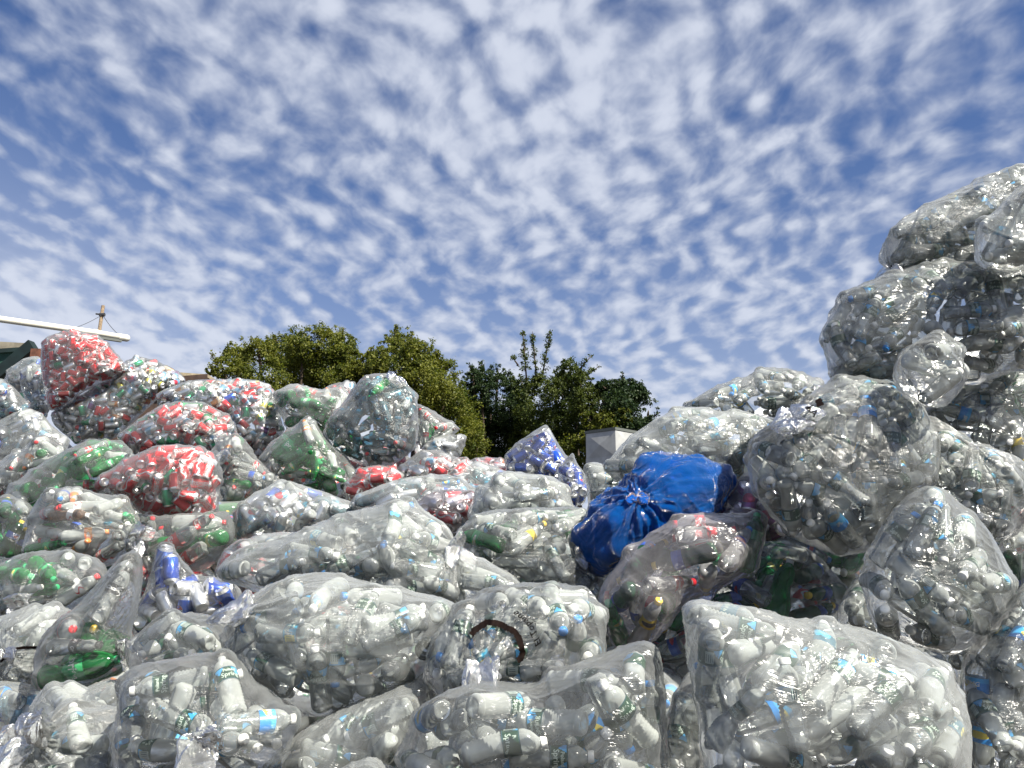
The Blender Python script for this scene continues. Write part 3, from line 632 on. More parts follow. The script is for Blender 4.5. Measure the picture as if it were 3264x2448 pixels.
 ('b6','B',[(40,530),(110,420),(190,345),(290,350),(320,380),(395,420),(470,450),(500,540),(505,700),(490,800),(420,880),(320,930),(200,940),(90,900),(-40,830),(-90,720),(-60,620)],7.0,.4,'T','film_clear',[('B',350,400,.13,None)],'round teal bag','big round bag of teal labelled small bottles standing up against the trees'),
 ('b7','B',[(490,530),(560,560),(640,610),(720,660),(785,695),(700,740),(640,790),(600,860),(500,880),(470,700)],7.6,.24,'S','film_clear',[],'pointed bag by teal bag','clear bag of soda bottles ending in a sharp corner right of the round teal bag'),
 ('b7b','B',[(520,840),(560,780),(640,745),(740,735),(820,738),(800,800),(780,870),(720,920),(600,900)],7.4,.22,'B','film_hazy',[],'small pale eared bag','small pale bluish bag with a pointed ear, under the sharp cornered soda bag'),
 ('b8','B',[(-140,470),(-60,420),(20,405),(110,395),(110,470),(60,560),(-30,600),(-120,560)],8.4,.26,'RM','film_clear',[],'red can bag behind','clear bag of red cans peeking out left of the round teal bag top'),
 ('b9','B',[(1570,920),(1650,905),(1760,950),(1870,1000),(1880,1080),(1800,1180),(1700,1260),(1620,1280),(1590,1150)],4.9,.24,'W','film_hazy',[],'upright bag by blue sack','small upright hazy bag of water bottles left of the blue sack'),
 ('blue','B',[(1525,1400),(1560,1300),(1640,1200),(1740,1110),(1840,1050),(1900,980),(1930,900),(1980,838),(2020,850),(2100,860),(2220,865),(2358,895),(2458,930),(2538,1000),(2528,1040),(2468,1130),(2428,1220),(2300,1330),(2158,1400),(2000,1480),(1850,1560),(1780,1600),(1650,1590),(1570,1540),(1530,1460)],3.9,.3,'H','film_blue',[('B',1890,1165,.065,'blue')],'bright blue sack','bright blue plastic sack twisted shut at its front, the only coloured one'),
 # ---- right
 ('c1','C',[(-460,940),(-400,860),(-300,760),(-200,690),(-90,620),(0,580),(60,560),(150,560),(300,600),(480,600),(600,640),(620,760),(560,860),(500,960),(440,1040),(300,1080),(100,1060),(-100,1060),(-260,1060),(-420,1020)],4.5,.3,'W','film_hazy',[],'long bag above blue sack','long clear water bottle bag sloping up to the right behind the blue sack'),
 ('c2','C',[(0,580),(100,520),(220,450),(340,400),(460,370),(570,320),(700,325),(800,350),(900,390),(945,440),(920,520),(820,600),(680,640),(560,660),(300,660),(100,640)],5.0,.28,'W','film_clear',[('C',900,430,.05,'black')],'ridge bag','clear bag of water bottles lying along the ridge against the sky, dark tied at right'),
 ('c3','C',[(465,960),(490,850),(520,710),(600,690),(700,620),(760,560),(830,500),(940,440),(1000,410),(1150,392),(1300,395),(1440,430),(1530,520),(1580,600),(1640,720),(1680,860),(1680,1000),(1620,1120),(1520,1250),(1400,1360),(1300,1440),(1150,1510),(950,1480),(800,1420),(700,1340),(620,1260),(520,1130),(470,1040)],3.35,.36,'W','film_clear',[('C',760,690,.115,'black')],'big bag with bow knot','big clear water bottle bag with a bow-like white knot and black letters by it'),
 ('c4','C',[(1500,700),(1600,620),(1720,690),(1800,760),(1950,820),(2100,850),(2200,890),(2290,1000),(2280,1220),(2180,1340),(2080,1420),(1950,1400),(1800,1260),(1640,1080),(1540,900)],3.45,.3,'W','film_clear',[('C',1880,820,.03,None)],'glossy bag at right edge','glossy clear water bottle bag with radiating creases, reaching the right edge below the tower'),
 ('c5','F',[(1210,560),(1180,400),(1240,250),(1300,120),(1400,0),(1500,-110),(1600,-160),(1720,-90),(1850,20),(1990,140),(2040,240),(2100,380),(2170,480),(2120,620),(1980,760),(1880,880),(1780,930),(1600,900),(1450,850),(1300,800),(1210,700)],2.8,.27,'W','film_clear',[],'upright bottle bag','clear bag with rows of upright water bottles below the big bow-knotted bag'),
 ('c7','F',[(1030,640),(1080,540),(1140,430),(1220,440),(1300,560),(1320,700),(1300,820),(1150,800),(1020,760)],3.2,.2,'W','film_hazy',[],'dim bag in the cleft','dim clear bag in the cleft left of the upright bottle bag'),
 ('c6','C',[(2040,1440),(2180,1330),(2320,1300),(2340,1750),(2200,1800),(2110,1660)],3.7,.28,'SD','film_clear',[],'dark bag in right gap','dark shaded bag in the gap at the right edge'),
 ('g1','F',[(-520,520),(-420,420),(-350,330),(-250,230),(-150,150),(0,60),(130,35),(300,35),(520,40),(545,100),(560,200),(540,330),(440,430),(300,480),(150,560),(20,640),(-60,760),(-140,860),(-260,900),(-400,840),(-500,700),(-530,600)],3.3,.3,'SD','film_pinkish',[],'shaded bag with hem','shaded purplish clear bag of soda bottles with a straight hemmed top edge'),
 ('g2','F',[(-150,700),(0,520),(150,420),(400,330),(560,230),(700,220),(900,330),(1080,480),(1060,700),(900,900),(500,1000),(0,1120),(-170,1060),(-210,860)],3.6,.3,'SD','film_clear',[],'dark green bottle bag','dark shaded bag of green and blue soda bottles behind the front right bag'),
 ('g3','C',[(280,1230),(340,1110),(400,1000),(480,960),(560,1060),(660,1200),(700,1340),(620,1420),(460,1400),(320,1340)],3.9,.24,'U','film_pinkish',[],'purplish bag','small purplish bag of cans between the blue sack and the bow-knotted bag'),
 ('f1','F',[(20,570),(60,580),(250,610),(420,630),(600,680),(800,730),(1000,745),(1150,750),(1300,820),(1450,870),(1600,930),(1720,990),(1780,1120),(1820,1250),(1860,1400),(1890,1520),(1870,1680),(1850,1800),(1000,1830),(190,1810),(170,1600),(160,1400),(130,1250),(110,1100),(80,960),(50,800)],2.25,.29,'W','film_hazy',[],'front right bag','foremost right clear bag with a pointed upper left corner, full of green labelled bottles'),
 ('f3','F',[(1900,850),(2000,740),(2100,620),(2170,540),(2230,460),(2330,420),(2350,1100),(2340,1780),(2000,1820),(1880,1640),(1850,1450),(1820,1200),(1820,1000)],2.65,.27,'W','film_clear',[],'bag at lower right edge','clear water bottle bag at the lower right edge behind the front right bag'),
 ('f4','F',[(-60,1300),(0,1180),(30,1090),(90,1030),(160,1100),(240,1400),(240,1800),(-140,1820),(-110,1500)],2.6,.2,'W','film_hazy',[],'narrow dim bag','narrow dim bag of clear bottles between the two foremost bags'),
 ('f5','E',[(-80,1720),(60,1640),(200,1590),(290,1640),(420,1700),(440,1860),(180,1900),(-120,1880)],2.25,.14,'H','film_hazy',[],'bottom edge bag','whitish empty film of a bag poking up at the bottom edge'),
 # ---- the tower at the right
 ('t1','G',[(675,600),(690,520),(740,440),(800,400),(940,310),(1100,225),(1200,180),(1300,130),(1400,90),(1512,50),(1620,40),(1720,200),(1620,400),(1450,560),(1240,660),(1100,650),(1000,670),(850,690),(720,690),(685,650)],3.9,.3,'W','film_hazy',[('G',745,665,.06,'brown')],'topmost tower bag','long greyish water bottle bag topmost on the right, dark brown tie at its tip'),
 ('t2','G',[(1230,480),(1260,420),(1320,360),(1400,270),(1470,200),(1530,150),(1640,140),(1760,400),(1700,660),(1400,690),(1250,660),(1225,560)],3.45,.26,'H','film_hazy',[],'tower bag at right edge','hazy rounded bag at the right edge leaning on the topmost bag'),
 ('t7','G',[(1100,590),(1130,530),(1190,490),(1240,480),(1280,560),(1260,650),(1110,650)],3.7,.08,'H','film_hazy',[],'white corner between bags','small bright white bag corner wedged between the two highest bags'),
 ('t3','G',[(345,1100),(360,1000),(410,900),(490,820),(600,760),(720,710),(850,670),(1000,635),(1150,628),(1400,640),(1600,650),(1720,900),(1650,1150),(1400,1280),(1150,1340),(1000,1320),(800,1320),(600,1350),(420,1335),(370,1270),(345,1180)],3.7,.36,'W','film_clear',[],'big middle tower bag','biggest bag of the right hand tower, round and packed with water bottles'),
 ('t4','G',[(740,1280),(760,1200),(830,1120),(920,1070),(1000,1010),(1060,1030),(1110,1100),(1140,1170),(1150,1230),(1185,1290),(1150,1350),(1100,1420),(1050,1470),(980,1480),(900,1450),(820,1410),(760,1350)],3.15,.16,'J','film_clear',[],'small jug bag','small glossy bag holding large jugs, hanging against the big tower bag'),
 ('t6','G',[(390,1345),(560,1250),(740,1200),(880,1260),(900,1420),(850,1540),(640,1540),(460,1450)],3.6,.18,'H','film_hazy',[],'shaded fold under tower','shaded hazy bag under the big middle tower bag, above the bow knot'),
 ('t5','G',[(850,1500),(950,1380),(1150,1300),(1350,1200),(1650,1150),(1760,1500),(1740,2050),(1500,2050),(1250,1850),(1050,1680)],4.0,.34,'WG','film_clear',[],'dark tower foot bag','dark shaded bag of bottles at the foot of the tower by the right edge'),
]
# bags deeper in the heap, seen only as dark shapes through the gaps between the others
DEEP = [
 ('A',200,900,620,360,9.0,'B','bag deep behind the peaked soda bag'),
 ('A',900,1050,760,420,7.6,'RM','bag deep behind the red can bags'),
 ('A',1700,1000,760,460,8.6,'M','bag deep behind the green bottle bag'),
 ('A',300,1350,700,520,6.3,'SD','bag deep under the green and orange soda bag'),
 ('A',1150,1400,700,440,6.0,'SD','bag deep under the big red can bag'),
 ('B',200,1000,700,400,7.8,'R','bag deep under the round teal bag'),
 ('B',900,1150,700,460,6.2,'B','bag deep behind the silvery bag'),
 ('B',1350,1350,700,420,5.2,'B','bag deep behind the milky bag'),
 ('D',300,950,760,460,4.6,'B','bag deep behind the shiny tied bag'),
 ('D',1250,900,800,560,4.2,'SD','bag deep behind the blue can peak'),
 ('E',1350,420,760,420,4.4,'B','bag deep below the blue sack'),
 ('D',350,1500,800,560,3.7,'W','bag deep at the lower left'),
 ('E',300,1500,900,560,3.5,'W','bag deep below the central bag'),
 ('E',1900,1250,760,620,3.4,'W','bag deep between the front bags'),
 ('F',1200,1000,900,640,3.6,'WG','bag deep below the upright bottles'),
 ('F',2050,900,700,800,3.5,'W','bag deep behind the right edge bag'),
 ('C',200,1350,700,420,4.7,'SD','bag deep behind the blue sack'),
 ('C',1900,500,900,700,4.6,'W','bag deep inside the tower'),
 ('C',1250,900,900,700,4.3,'W','bag deep behind the bow-knotted bag'),
 ('C',2150,1300,700,700,4.4,'SD','bag deep at the tower foot'),
 ('F',800,330,1000,640,4.1,'SD','bag deep in the cleft under the purplish bag'),
 ('D',1850,420,900,560,4.3,'W','bag deep under the long white bag'),
]

# ---- sphere meshes by repeated subdivision (kept topology, so coarse points stay first)
def ico_levels(n):
    bm = bmesh.new(); bmesh.ops.create_icosphere(bm, subdivisions=1, radius=1.0)
    bm.verts.ensure_lookup_table()
    v = np.array([tuple(x.co) for x in bm.verts]); f = np.array([[q.index for q in x.verts] for x in bm.faces]); bm.free()
    # tip the sphere so that none of its twelve special points faces the camera
    a = 0.41; R = np.array([[1, 0, 0], [0, math.cos(a), -math.sin(a)], [0, math.sin(a), math.cos(a)]]); v = v @ R.T
    v /= np.linalg.norm(v, axis=1)[:, None]
    L = [(v, f, None)]
    for _ in range(n):
        e = np.vstack([f[:, [0, 1]], f[:, [1, 2]], f[:, [2, 0]]]); es = np.sort(e, 1)
        uq, inv = np.unique(es, axis=0, return_inverse=True); inv = inv.reshape(3, -1)
        m = v[uq[:, 0]] + v[uq[:, 1]]; m /= np.linalg.norm(m, axis=1)[:, None]
        b = len(v); v = np.vstack([v, m])
        a0, b0, c0 = f[:, 0], f[:, 1], f[:, 2]; ab, bc, ca = inv[0] + b, inv[1] + b, inv[2] + b
        f = np.vstack([np.stack([a0, ab, ca], 1), np.stack([ab, b0, bc], 1), np.stack([ca, bc, c0], 1), np.stack([ab, bc, ca], 1)])
        L.append((v, f, uq))
    return L
LV = ico_levels(6)      # 12, 42, 162, 642, 2562, 10242, 40962 points
def neighbours(f, n):
    nb = [[] for _ in range(n)]
    e = np.unique(np.sort(np.vstack([f[:, [0, 1]], f[:, [1, 2]], f[:, [2, 0]]]), 1), axis=0)
    out = np.tile(np.arange(n)[:, None], (1, 6)); cnt = np.zeros(n, int)
    for a, b in e:
        out[a, cnt[a]] = b; cnt[a] += 1; out[b, cnt[b]] = a; cnt[b] += 1
    for i in range(n):
        if cnt[i] < 6: out[i, cnt[i]:] = out[i, 0]
    return out
NB = {k: neighbours(LV[k][1], len(LV[k][0])) for k in (4, 5, 6)}

def vnormals(P, f):
    n = np.cross(P[f[:, 1]] - P[f[:, 0]], P[f[:, 2]] - P[f[:, 0]])
    o = np.zeros_like(P)
    for k in range(3):
        for c in range(3): o[:, c] += np.bincount(f[:, k], n[:, c], len(P))
    return o / (np.linalg.norm(o, axis=1)[:, None] + 1e-12)

class Blob:
    """closed body whose widest section follows the outline; front and back bulge by T"""
    def __init__(s, outline, D, T, lean=0.35):
        o = np.array(outline, float)
        # centroid of the outline (area weighted)
        x, y = o[:, 0], o[:, 1]; x2, y2 = np.roll(x, -1), np.roll(y, -1); w = x * y2 - x2 * y
        cx = ((x + x2) * w).sum() / (3 * w.sum()); cy = ((y + y2) * w).sum() / (3 * w.sum())
        s.c2 = (cx, cy); s.D = D; s.T = T
        s.C = at(cx, cy, D)
        fwd = ray(cx, cy).copy(); fwd[2] *= 0.5; fwd /= np.linalg.norm(fwd)
        s.f = fwd
        s.r = np.cross(fwd, [0, 0, 1.0]); s.r /= np.linalg.norm(s.r)
        s.u = np.cross(s.r, s.f)
        P = []
        for (qx, qy) in outline:
            dy = (cy - qy) / FPX * D
            P.append(at(qx, qy, D + lean * dy) - s.C)
        P = np.array(P)
        X, Y, Z = P @ s.r, P @ s.u, P @ s.f
        # resample as radius over angle
        n = 360; ang = np.linspace(-math.pi, math.pi, n, endpoint=False)
        R = np.zeros(n); Zr = np.zeros(n)
        m = len(X)
        for i in range(m):
            j = (i + 1) % m
            for t in np.linspace(0, 1, 60):
                a = X[i] + (X[j] - X[i]) * t; b = Y[i] + (Y[j] - Y[i]) * t; c = Z[i] + (Z[j] - Z[i]) * t
                k = int((math.atan2(b, a) + math.pi) / (2 * math.pi) * n) % n
                rr = math.hypot(a, b)
                if rr > R[k]: R[k] = rr; Zr[k] = c
        ok = np.where(R > 0)[0]
        R = np.interp(np.arange(n), np.concatenate([ok - n, ok, ok + n]), np.tile(R[ok], 3))
        Zr = np.interp(np.arange(n), np.concatenate([ok - n, ok, ok + n]), np.tile(Zr[ok], 3))
        ker = np.array([1, 2, 3, 2, 1.0]); ker /= ker.sum()
        R = sum(np.roll(R, k - 2) * ker[k] for k in range(5))
        s.R, s.Z, s.n = R, Zr, n
        kk = 31; Rs = np.mean([np.roll(R, j) for j in range(-kk, kk + 1)], axis=0); s.ear = np.clip((R / Rs - 1.10) * 3.0, 0, 0.75)
        w = R ** 2; s.cdf = np.concatenate([[0], np.cumsum(w) / w.sum()]); s.area = 0.5 * w.sum() * 2 * math.pi / n
        s.p, s.q = 0.72, 0.85
    def look(s, th):
        k = (th + math.pi) / (2 * math.pi) * s.n
        i = np.floor(k).astype(int) % s.n; j = (i + 1) % s.n; t = k - np.floor(k)
        return s.R[i] * (1 - t) + s.R[j] * t, s.Z[i] * (1 - t) + s.Z[j] * t
    def surf(s, d):
        th = np.arctan2(d[:, 1], d[:, 0]); sp = d[:, 2]; cp = np.sqrt(np.maximum(0, 1 - sp ** 2))
        R, Z = s.look(th)
        a = cp ** s.p; b = np.sign(sp) * np.abs(sp) ** s.q
        # shallow where the outline is narrow
        thick = np.minimum(1.0, R / (s.T * 1.1)) * 0.35 + 0.65
        l = a * R
        return s.C + (l * np.cos(th))[:, None] * s.r + (l * np.sin(th))[:, None] * s.u + (a * Z + b * s.T * thick)[:, None] * s.f
    def measure(s, p):
        q = np.atleast_2d(p) - s.C
        X, Y, Zz = q @ s.r, q @ s.u, q @ s.f
        th = np.arctan2(Y, X); R, Z = s.look(th)
        a = np.hypot(X, Y) / R
        thick = np.minimum(1.0, R / (s.T * 1.1)) * 0.35 + 0.65
        b = np.abs(Zz - a * Z) / (s.T * thick)
        return a ** (2 / s.p) + b ** (2 / s.q)

def fill(blob, mix, layers, dens=1.0, seed=0):
    """drop containers into the body, layer by layer from the skin inward"""
    rg = np.random.default_rng(seed)
    keys = [k for k, _ in MIX[mix]]; w = np.array([x for _, x in MIX[mix]], float); w /= w.sum()
    items = []; CA = np.zeros((0, 3)); CB = np.zeros((0, 3)); RR = np.zeros(0)
    Rm = blob.R.mean()
    cans = mix in ('R', 'M', 'P', 'RM', 'RG', 'U')
    main = rg.normal(0, 1, 3); main /= np.linalg.norm(main)
    for layer in range(layers):
        area = blob.area * 1.5
        tries = int(area / (0.0075 if cans else 0.013) * 22 * dens)
        for _ in range(tries):
            key = keys[rg.choice(len(keys), p=w)]
            if layer == 0 and key.startswith('w_x') and mix == 'W' and rg.uniform() < 0.7: key = rg.choice(['w_gw', 'w_gw', 'w_gm', 'w_bw', 'w_tw'])
            shp = VAR[key]['shape']; r, hl = SHAPES[shp][0], SHAPES[shp][1]
            th = np.interp(rg.uniform(0, 1), blob.cdf, np.linspace(-math.pi, math.pi, blob.n + 1)); a = math.sqrt(rg.uniform(0, 1)) * 0.99
            Rt, Zt = blob.look(np.array([th])); Rt = Rt[0]; Zt = Zt[0]
            if key[0] in 'jb' and layer > 2: continue
            th_ = min(1.0, Rt / (blob.T * 1.1)) * 0.35 + 0.65
            b = (max(0.0, 1 - a ** (2 / blob.p))) ** (blob.q / 2)
            dep = b * blob.T * th_
            P0 = blob.C + a * Rt * (math.cos(th) * blob.r + math.sin(th) * blob.u) + (a * Zt - dep) * blob.f
            # inward direction by finite differences of the measure
            e = 0.01
            g = blob.measure(np.array([P0 + blob.r * e, P0 + blob.u * e, P0 + blob.f * e])) - blob.measure(P0)[0]
            nrm = g[0] * blob.r + g[1] * blob.u + g[2] * blob.f
            L = np.linalg.norm(nrm)
            if L < 1e-6: continue
            nrm /= L
            P = P0 - nrm * (r + 0.004 + layer * (0.044 if shp != 'big' else 0.09))
            ax = rg.normal(0, 1, 3) + main * 0.5
            ax -= nrm * (ax @ nrm) * rg.choice([0.97, 0.75, 0.2], p=[0.6, 0.25, 0.15])
            ax /= np.linalg.norm(ax)
            A_, B_ = P - ax * (hl - r * 0.6), P + ax * (hl - r * 0.6)
            if blob.measure(np.array([P, A_, B_, P - ax * hl, P + ax * hl])).max() > (1.01, 1.02)[layer > 0]: continue
            if len(RR):
                # closest distance between samples along both axes
                t = np.array([0, .25, .5, .75, 1.0])
                S = A_ + (B_ - A_) * t[:, None]
                D_ = CB - CA; LL = (D_ ** 2).sum(1)
                best = np.full(len(RR), 9.0)
                for q in S:
                    tt = np.clip(((q - CA) * D_).sum(1) / LL, 0, 1)
                    dd = np.linalg.norm(CA + D_ * tt[:, None] - q, axis=1); best = np.minimum(best, dd)
                if (best < (RR + r) * 0.68).any(): continue
            CA = np.vstack([CA, A_]); CB = np.vstack([CB, B_]); RR = np.append(RR, r)
            items.append(dict(key=key, P=P, ax=ax, spin=rg.uniform(0, 2 * math.pi), layer=layer, dent=int(rg.choice([0, 5, 1, 2, 3, 4], p=[.22, .2, .2, .16, .12, .10])), A=A_, B=B_, r=r))
    return items

def wrap_film(blob, items, lvl, knots, seed, slack=0.5):
    d4 = LV[4][0]; P = blob.surf(d4); P0 = P.copy()
    ek = (((np.arctan2(d4[:, 1], d4[:, 0]) + math.pi) / (2 * math.pi) * blob.n).astype(int)) % blob.n
    tie_w = (0.03 + blob.ear[ek] * np.clip(1 - np.abs(d4[:, 2]) * 1.6, 0, 1))[:, None]
    caps = [i for i in items if i['layer'] <= 1]
    A = np.array([i['A'] for i in caps]).reshape(-1, 3); B = np.array([i['B'] for i in caps]).reshape(-1, 3); R = np.array([i['r'] for i in caps])
    def push(P):
        if not len(R): return P
        out = P.copy()
        D_ = B - A; LL = (D_ ** 2).sum(1)
        for i in range(0, len(P), 1500):
            q = P[i:i + 1500]
            t = np.clip(np.einsum('vcd,cd->vc', q[:, None] - A[None], D_) / LL, 0, 1)
            c = A[None] + D_[None] * t[..., None]
            dv = q[:, None] - c; dist = np.linalg.norm(dv, axis=2)
            k = np.argmax(R[None] + 0.004 - dist, axis=1); ii = np.arange(len(q))
            pen = (R[k] + 0.004 - dist[ii, k])
            mv = np.maximum(0, pen)[:, None] * dv[ii, k] / (dist[ii, k][:, None] + 1e-9)
            # always push outwards
            out[i:i + 1500] = q + mv
        return out
    for it in range(14):
        Pa = P[NB[4]].mean(1)
        P = (P * 0.25 + Pa * 0.75) * (1 - tie_w) + P0 * tie_w
        P = push(P)
    for L in range(5, lvl + 1):
        uq = LV[L][2]; P = np.vstack([P, (P[uq[:, 0]] + P[uq[:, 1]]) / 2])
        for _ in range(2 if L == 5 else 2):
            P = P * 0.4 + P[NB[L]].mean(1) * 0.6
            if L <= 5: P = push(P)
    f = LV[lvl][1]
    N = vnormals(P, f)
    if ((P - blob.C) * N).sum(1).mean() < 0: N = -N; f = f[:, ::-1]
    # folds of the film: sharp ridges of a few slanting wave trains
    rg = np.random.default_rng(seed)
    h = np.zeros(len(P))
    Q = P - blob.C
    for amp, wl, cnt in ((0.007, 0.20, 4), (0.0035, 0.085, 6), (0.0016, 0.035, 5)):
        for _ in range(cnt):
            k = rg.normal(0, 1, 3); k /= np.linalg.norm(k); k2 = rg.normal(0, 1, 3); k2 /= np.linalg.norm(k2)
            ph = rg.uniform(0, 6.28)
            w = np.sin(Q @ k * math.pi / wl + ph + 0.9 * np.sin(Q @ k2 * math.pi / (wl * 1.7) + ph))
            mask = np.clip(np.sin(Q @ k2 * math.pi / (wl * 2.6) + ph * 2) , 0, 1)
            h += amp * (1 - np.abs(w)) ** 4 * mask
    pleat = Q * np.array([2.0, 2.0, 2.0])
    kinfo = []
    for (kp, size) in knots:
        # nearest front point of the skin to the knot's line of sight
        rr = ray(*kp); rr = rr / np.linalg.norm(rr)
        v = P - CAM; along = v @ rr; off = np.linalg.norm(v - along[:, None] * rr, axis=1)
        k = np.argmin(off + 0.35 * along)
        base = P[k].copy(); n = N[k].copy()
        n = n * 0.8 - rr * 0.25; n /= np.linalg.norm(n)
        d = np.linalg.norm(P - base, axis=1)
        # frame round the knot
        t1 = np.cross(n, [0.3, 0.1, 1.0]); t1 /= np.linalg.norm(t1); t2 = np.cross(n, t1)
        q = P - base; ang = np.arctan2(q @ t2, q @ t1)
        reach = max(size * 3.2, 0.30)
        g = np.exp(-(d / reach) ** 2)
        fold = np.zeros(len(P))
        for m_ in (9, 14, 21, 33):
            ph = rg.uniform(0, 6.28)
            fold += (1 - np.abs(np.sin(ang * m_ / 2 + ph))) * (9 / m_) * 0.6
        h += 0.016 * fold * g * np.clip(d / (size * 0.8), 0, 1)
        # draw the skin up into the neck
        pull = np.exp(-(d / (size * 0.9)) ** 2)[:, None]
        P = P + (base + n * size * 0.30 - P) * pull * 0.8
        wgt = np.clip(g * 1.6, 0, 1)[:, None]
        pk = np.stack([np.cos(ang) * 14, np.sin(ang) * 14, d * 3.0], 1)
        pleat = pleat * (1 - wgt) + pk * wgt
        kinfo.append((base + n * size * 0.22, n, size))
    if knots and knots[0][1] == 0.065: h *= 2.2
    P = P + N * h[:, None]
    return P, f, N, pleat, kinfo

def raw_mesh(name, P, F, mats=None, smooth=True):
    me = bpy.data.meshes.new(name)
    nv, nf = len(P), len(F)
    me.vertices.add(nv); me.vertices.foreach_set('co', np.asarray(P, np.float32).ravel())
    F = np.asarray(F, np.int32)
    k = F.shape[1]
    me.loops.add(nf * k); me.loops.foreach_set('vertex_index', F.ravel())
    me.polygons.add(nf); me.polygons.foreach_set('loop_start', np.arange(nf, dtype=np.int32) * k)
    me.update(calc_edges=True)
    if smooth: me.polygons.foreach_set('use_smooth', np.ones(nf, bool))
    if mats: me.materials.append(MATS[mats])
    return me

def tag(o, label=None, cat=None, group=None, kind=None):
    if label: o['label'] = label
    if cat: o['category'] = cat
    if group: o['group'] = group
    if kind: o['kind'] = kind
    return o

def frill(base, n, size, seed, bend=(0, 0, 0), low=False):
    """tied-off end of a bag: a tight neck and two or three limp crumpled lobes of film"""
    rg = np.random.default_rng(seed + 40)
    n = n / np.linalg.norm(n)
    t1 = np.cross(n, [0.3, 0.1, 1.0]); t1 /= np.linalg.norm(t1); t2 = np.cross(n, t1)
    VV, FF, PL = [], [], []; off = 0
    a0 = rg.uniform(0, 6.28); nl = int(rg.choice([2, 3, 3]))
    segs, rings = 56, 26
    th = np.linspace(0, 2 * math.pi, segs, endpoint=False)
    for li in range(nl):
        a = a0 + li * 2 * math.pi / nl + rg.uniform(-.5, .5)
        d = n * rg.uniform(.35, .9) + t1 * math.cos(a) + t2 * math.sin(a) + np.array([0, 0, -1.1 if low else -.15]); d /= np.linalg.norm(d)
        e1 = np.cross(d, n); e1 /= np.linalg.norm(e1); e2 = np.cross(e1, d)
        L = size * rg.uniform(.75, 1.35); W = size * rg.uniform(.34, .55)
        ph = rg.uniform(0, 6.28, 8)
        for i in range(rings):
            t = i / (rings - 1)
            r = W * (math.sin(math.pi * min(1, t ** .62)) ** .75 if 0 < t < 1 else 0) + W * .07 * (1 - t)
            fold = 1 + .16 * (1 - np.abs(np.sin(3.5 * th + ph[0] + 1.1 * t))) + .13 * (1 - np.abs(np.sin(5.5 * th + ph[1] - 2.3 * t))) - .2
            lump = 1 + .20 * np.sin(2 * th + ph[2] + 5 * t) + .12 * np.sin(3 * th + ph[3] - 9 * t) + .10 * np.abs(np.sin(th * 4 + 11 * t + ph[4]))
            rr = r * fold * lump
            c = base + d * L * t + np.array(bend) * (t * t * L * .4) + e2 * W * .15 * math.sin(4 * t + ph[5])
            p = c + np.outer(rr * np.cos(th), e1) + np.outer(rr * .55 * np.sin(th), e2)
            p = p + rg.normal(0, .006 * size, p.shape)
            VV.append(p); PL.append(np.stack([np.cos(th) * 5, np.sin(th) * 5, np.full(segs, t * 1.5 + li * 3)], 1))
        for i in range(rings - 1):
            for k in range(segs):
                k2 = (k + 1) % segs
                FF.append((off + i * segs + k, off + i * segs + k2, off + (i + 1) * segs + k2, off + (i + 1) * segs + k))
        off += rings * segs
    return np.vstack(VV), np.array(FF), np.vstack(PL)

def set_pleat(me, pleat):
    a = me.attributes.new('pleat', 'FLOAT_VECTOR', 'POINT'); a.data.foreach_set('vector', np.asarray(pleat, np.float32).ravel())

def ring_mesh(base, n, r, thick, seed, arc=2 * math.pi, a0=0.0, segs=40, wob=0.12, flat=1.0):
    """lumpy twisted tie"""
    rg = np.random.default_rng(seed)
    n = n / np.linalg.norm(n); t1 = np.cross(n, [0.3, 0.1, 1.0]); t1 /= np.linalg.norm(t1); t2 = np.cross(n, t1)
    ks = 8; V_ = []
    for i in range(segs + 1):
        a = a0 + arc * i / segs
        rr = r * (1 + wob * math.sin(3.1 * a + seed) * 0.5); c = base + (t1 * math.cos(a) + t2 * math.sin(a)) * rr
        out = t1 * math.cos(a) + t2 * math.sin(a)
        for k in range(ks):
            b = 2 * math.pi * k / ks; tk = thick * (1 + rg.uniform(-0.2, 0.25))
            V_.append(c + out * math.cos(b) * tk * flat + n * math.sin(b) * tk)
    F = []
    for i in range(segs):
        for k in range(ks):
            k2 = (k + 1) % ks
            F.append((i * ks + k, i * ks + k2, (i + 1) * ks + k2, (i + 1) * ks + k))
    return np.array(V_), np.array(F)

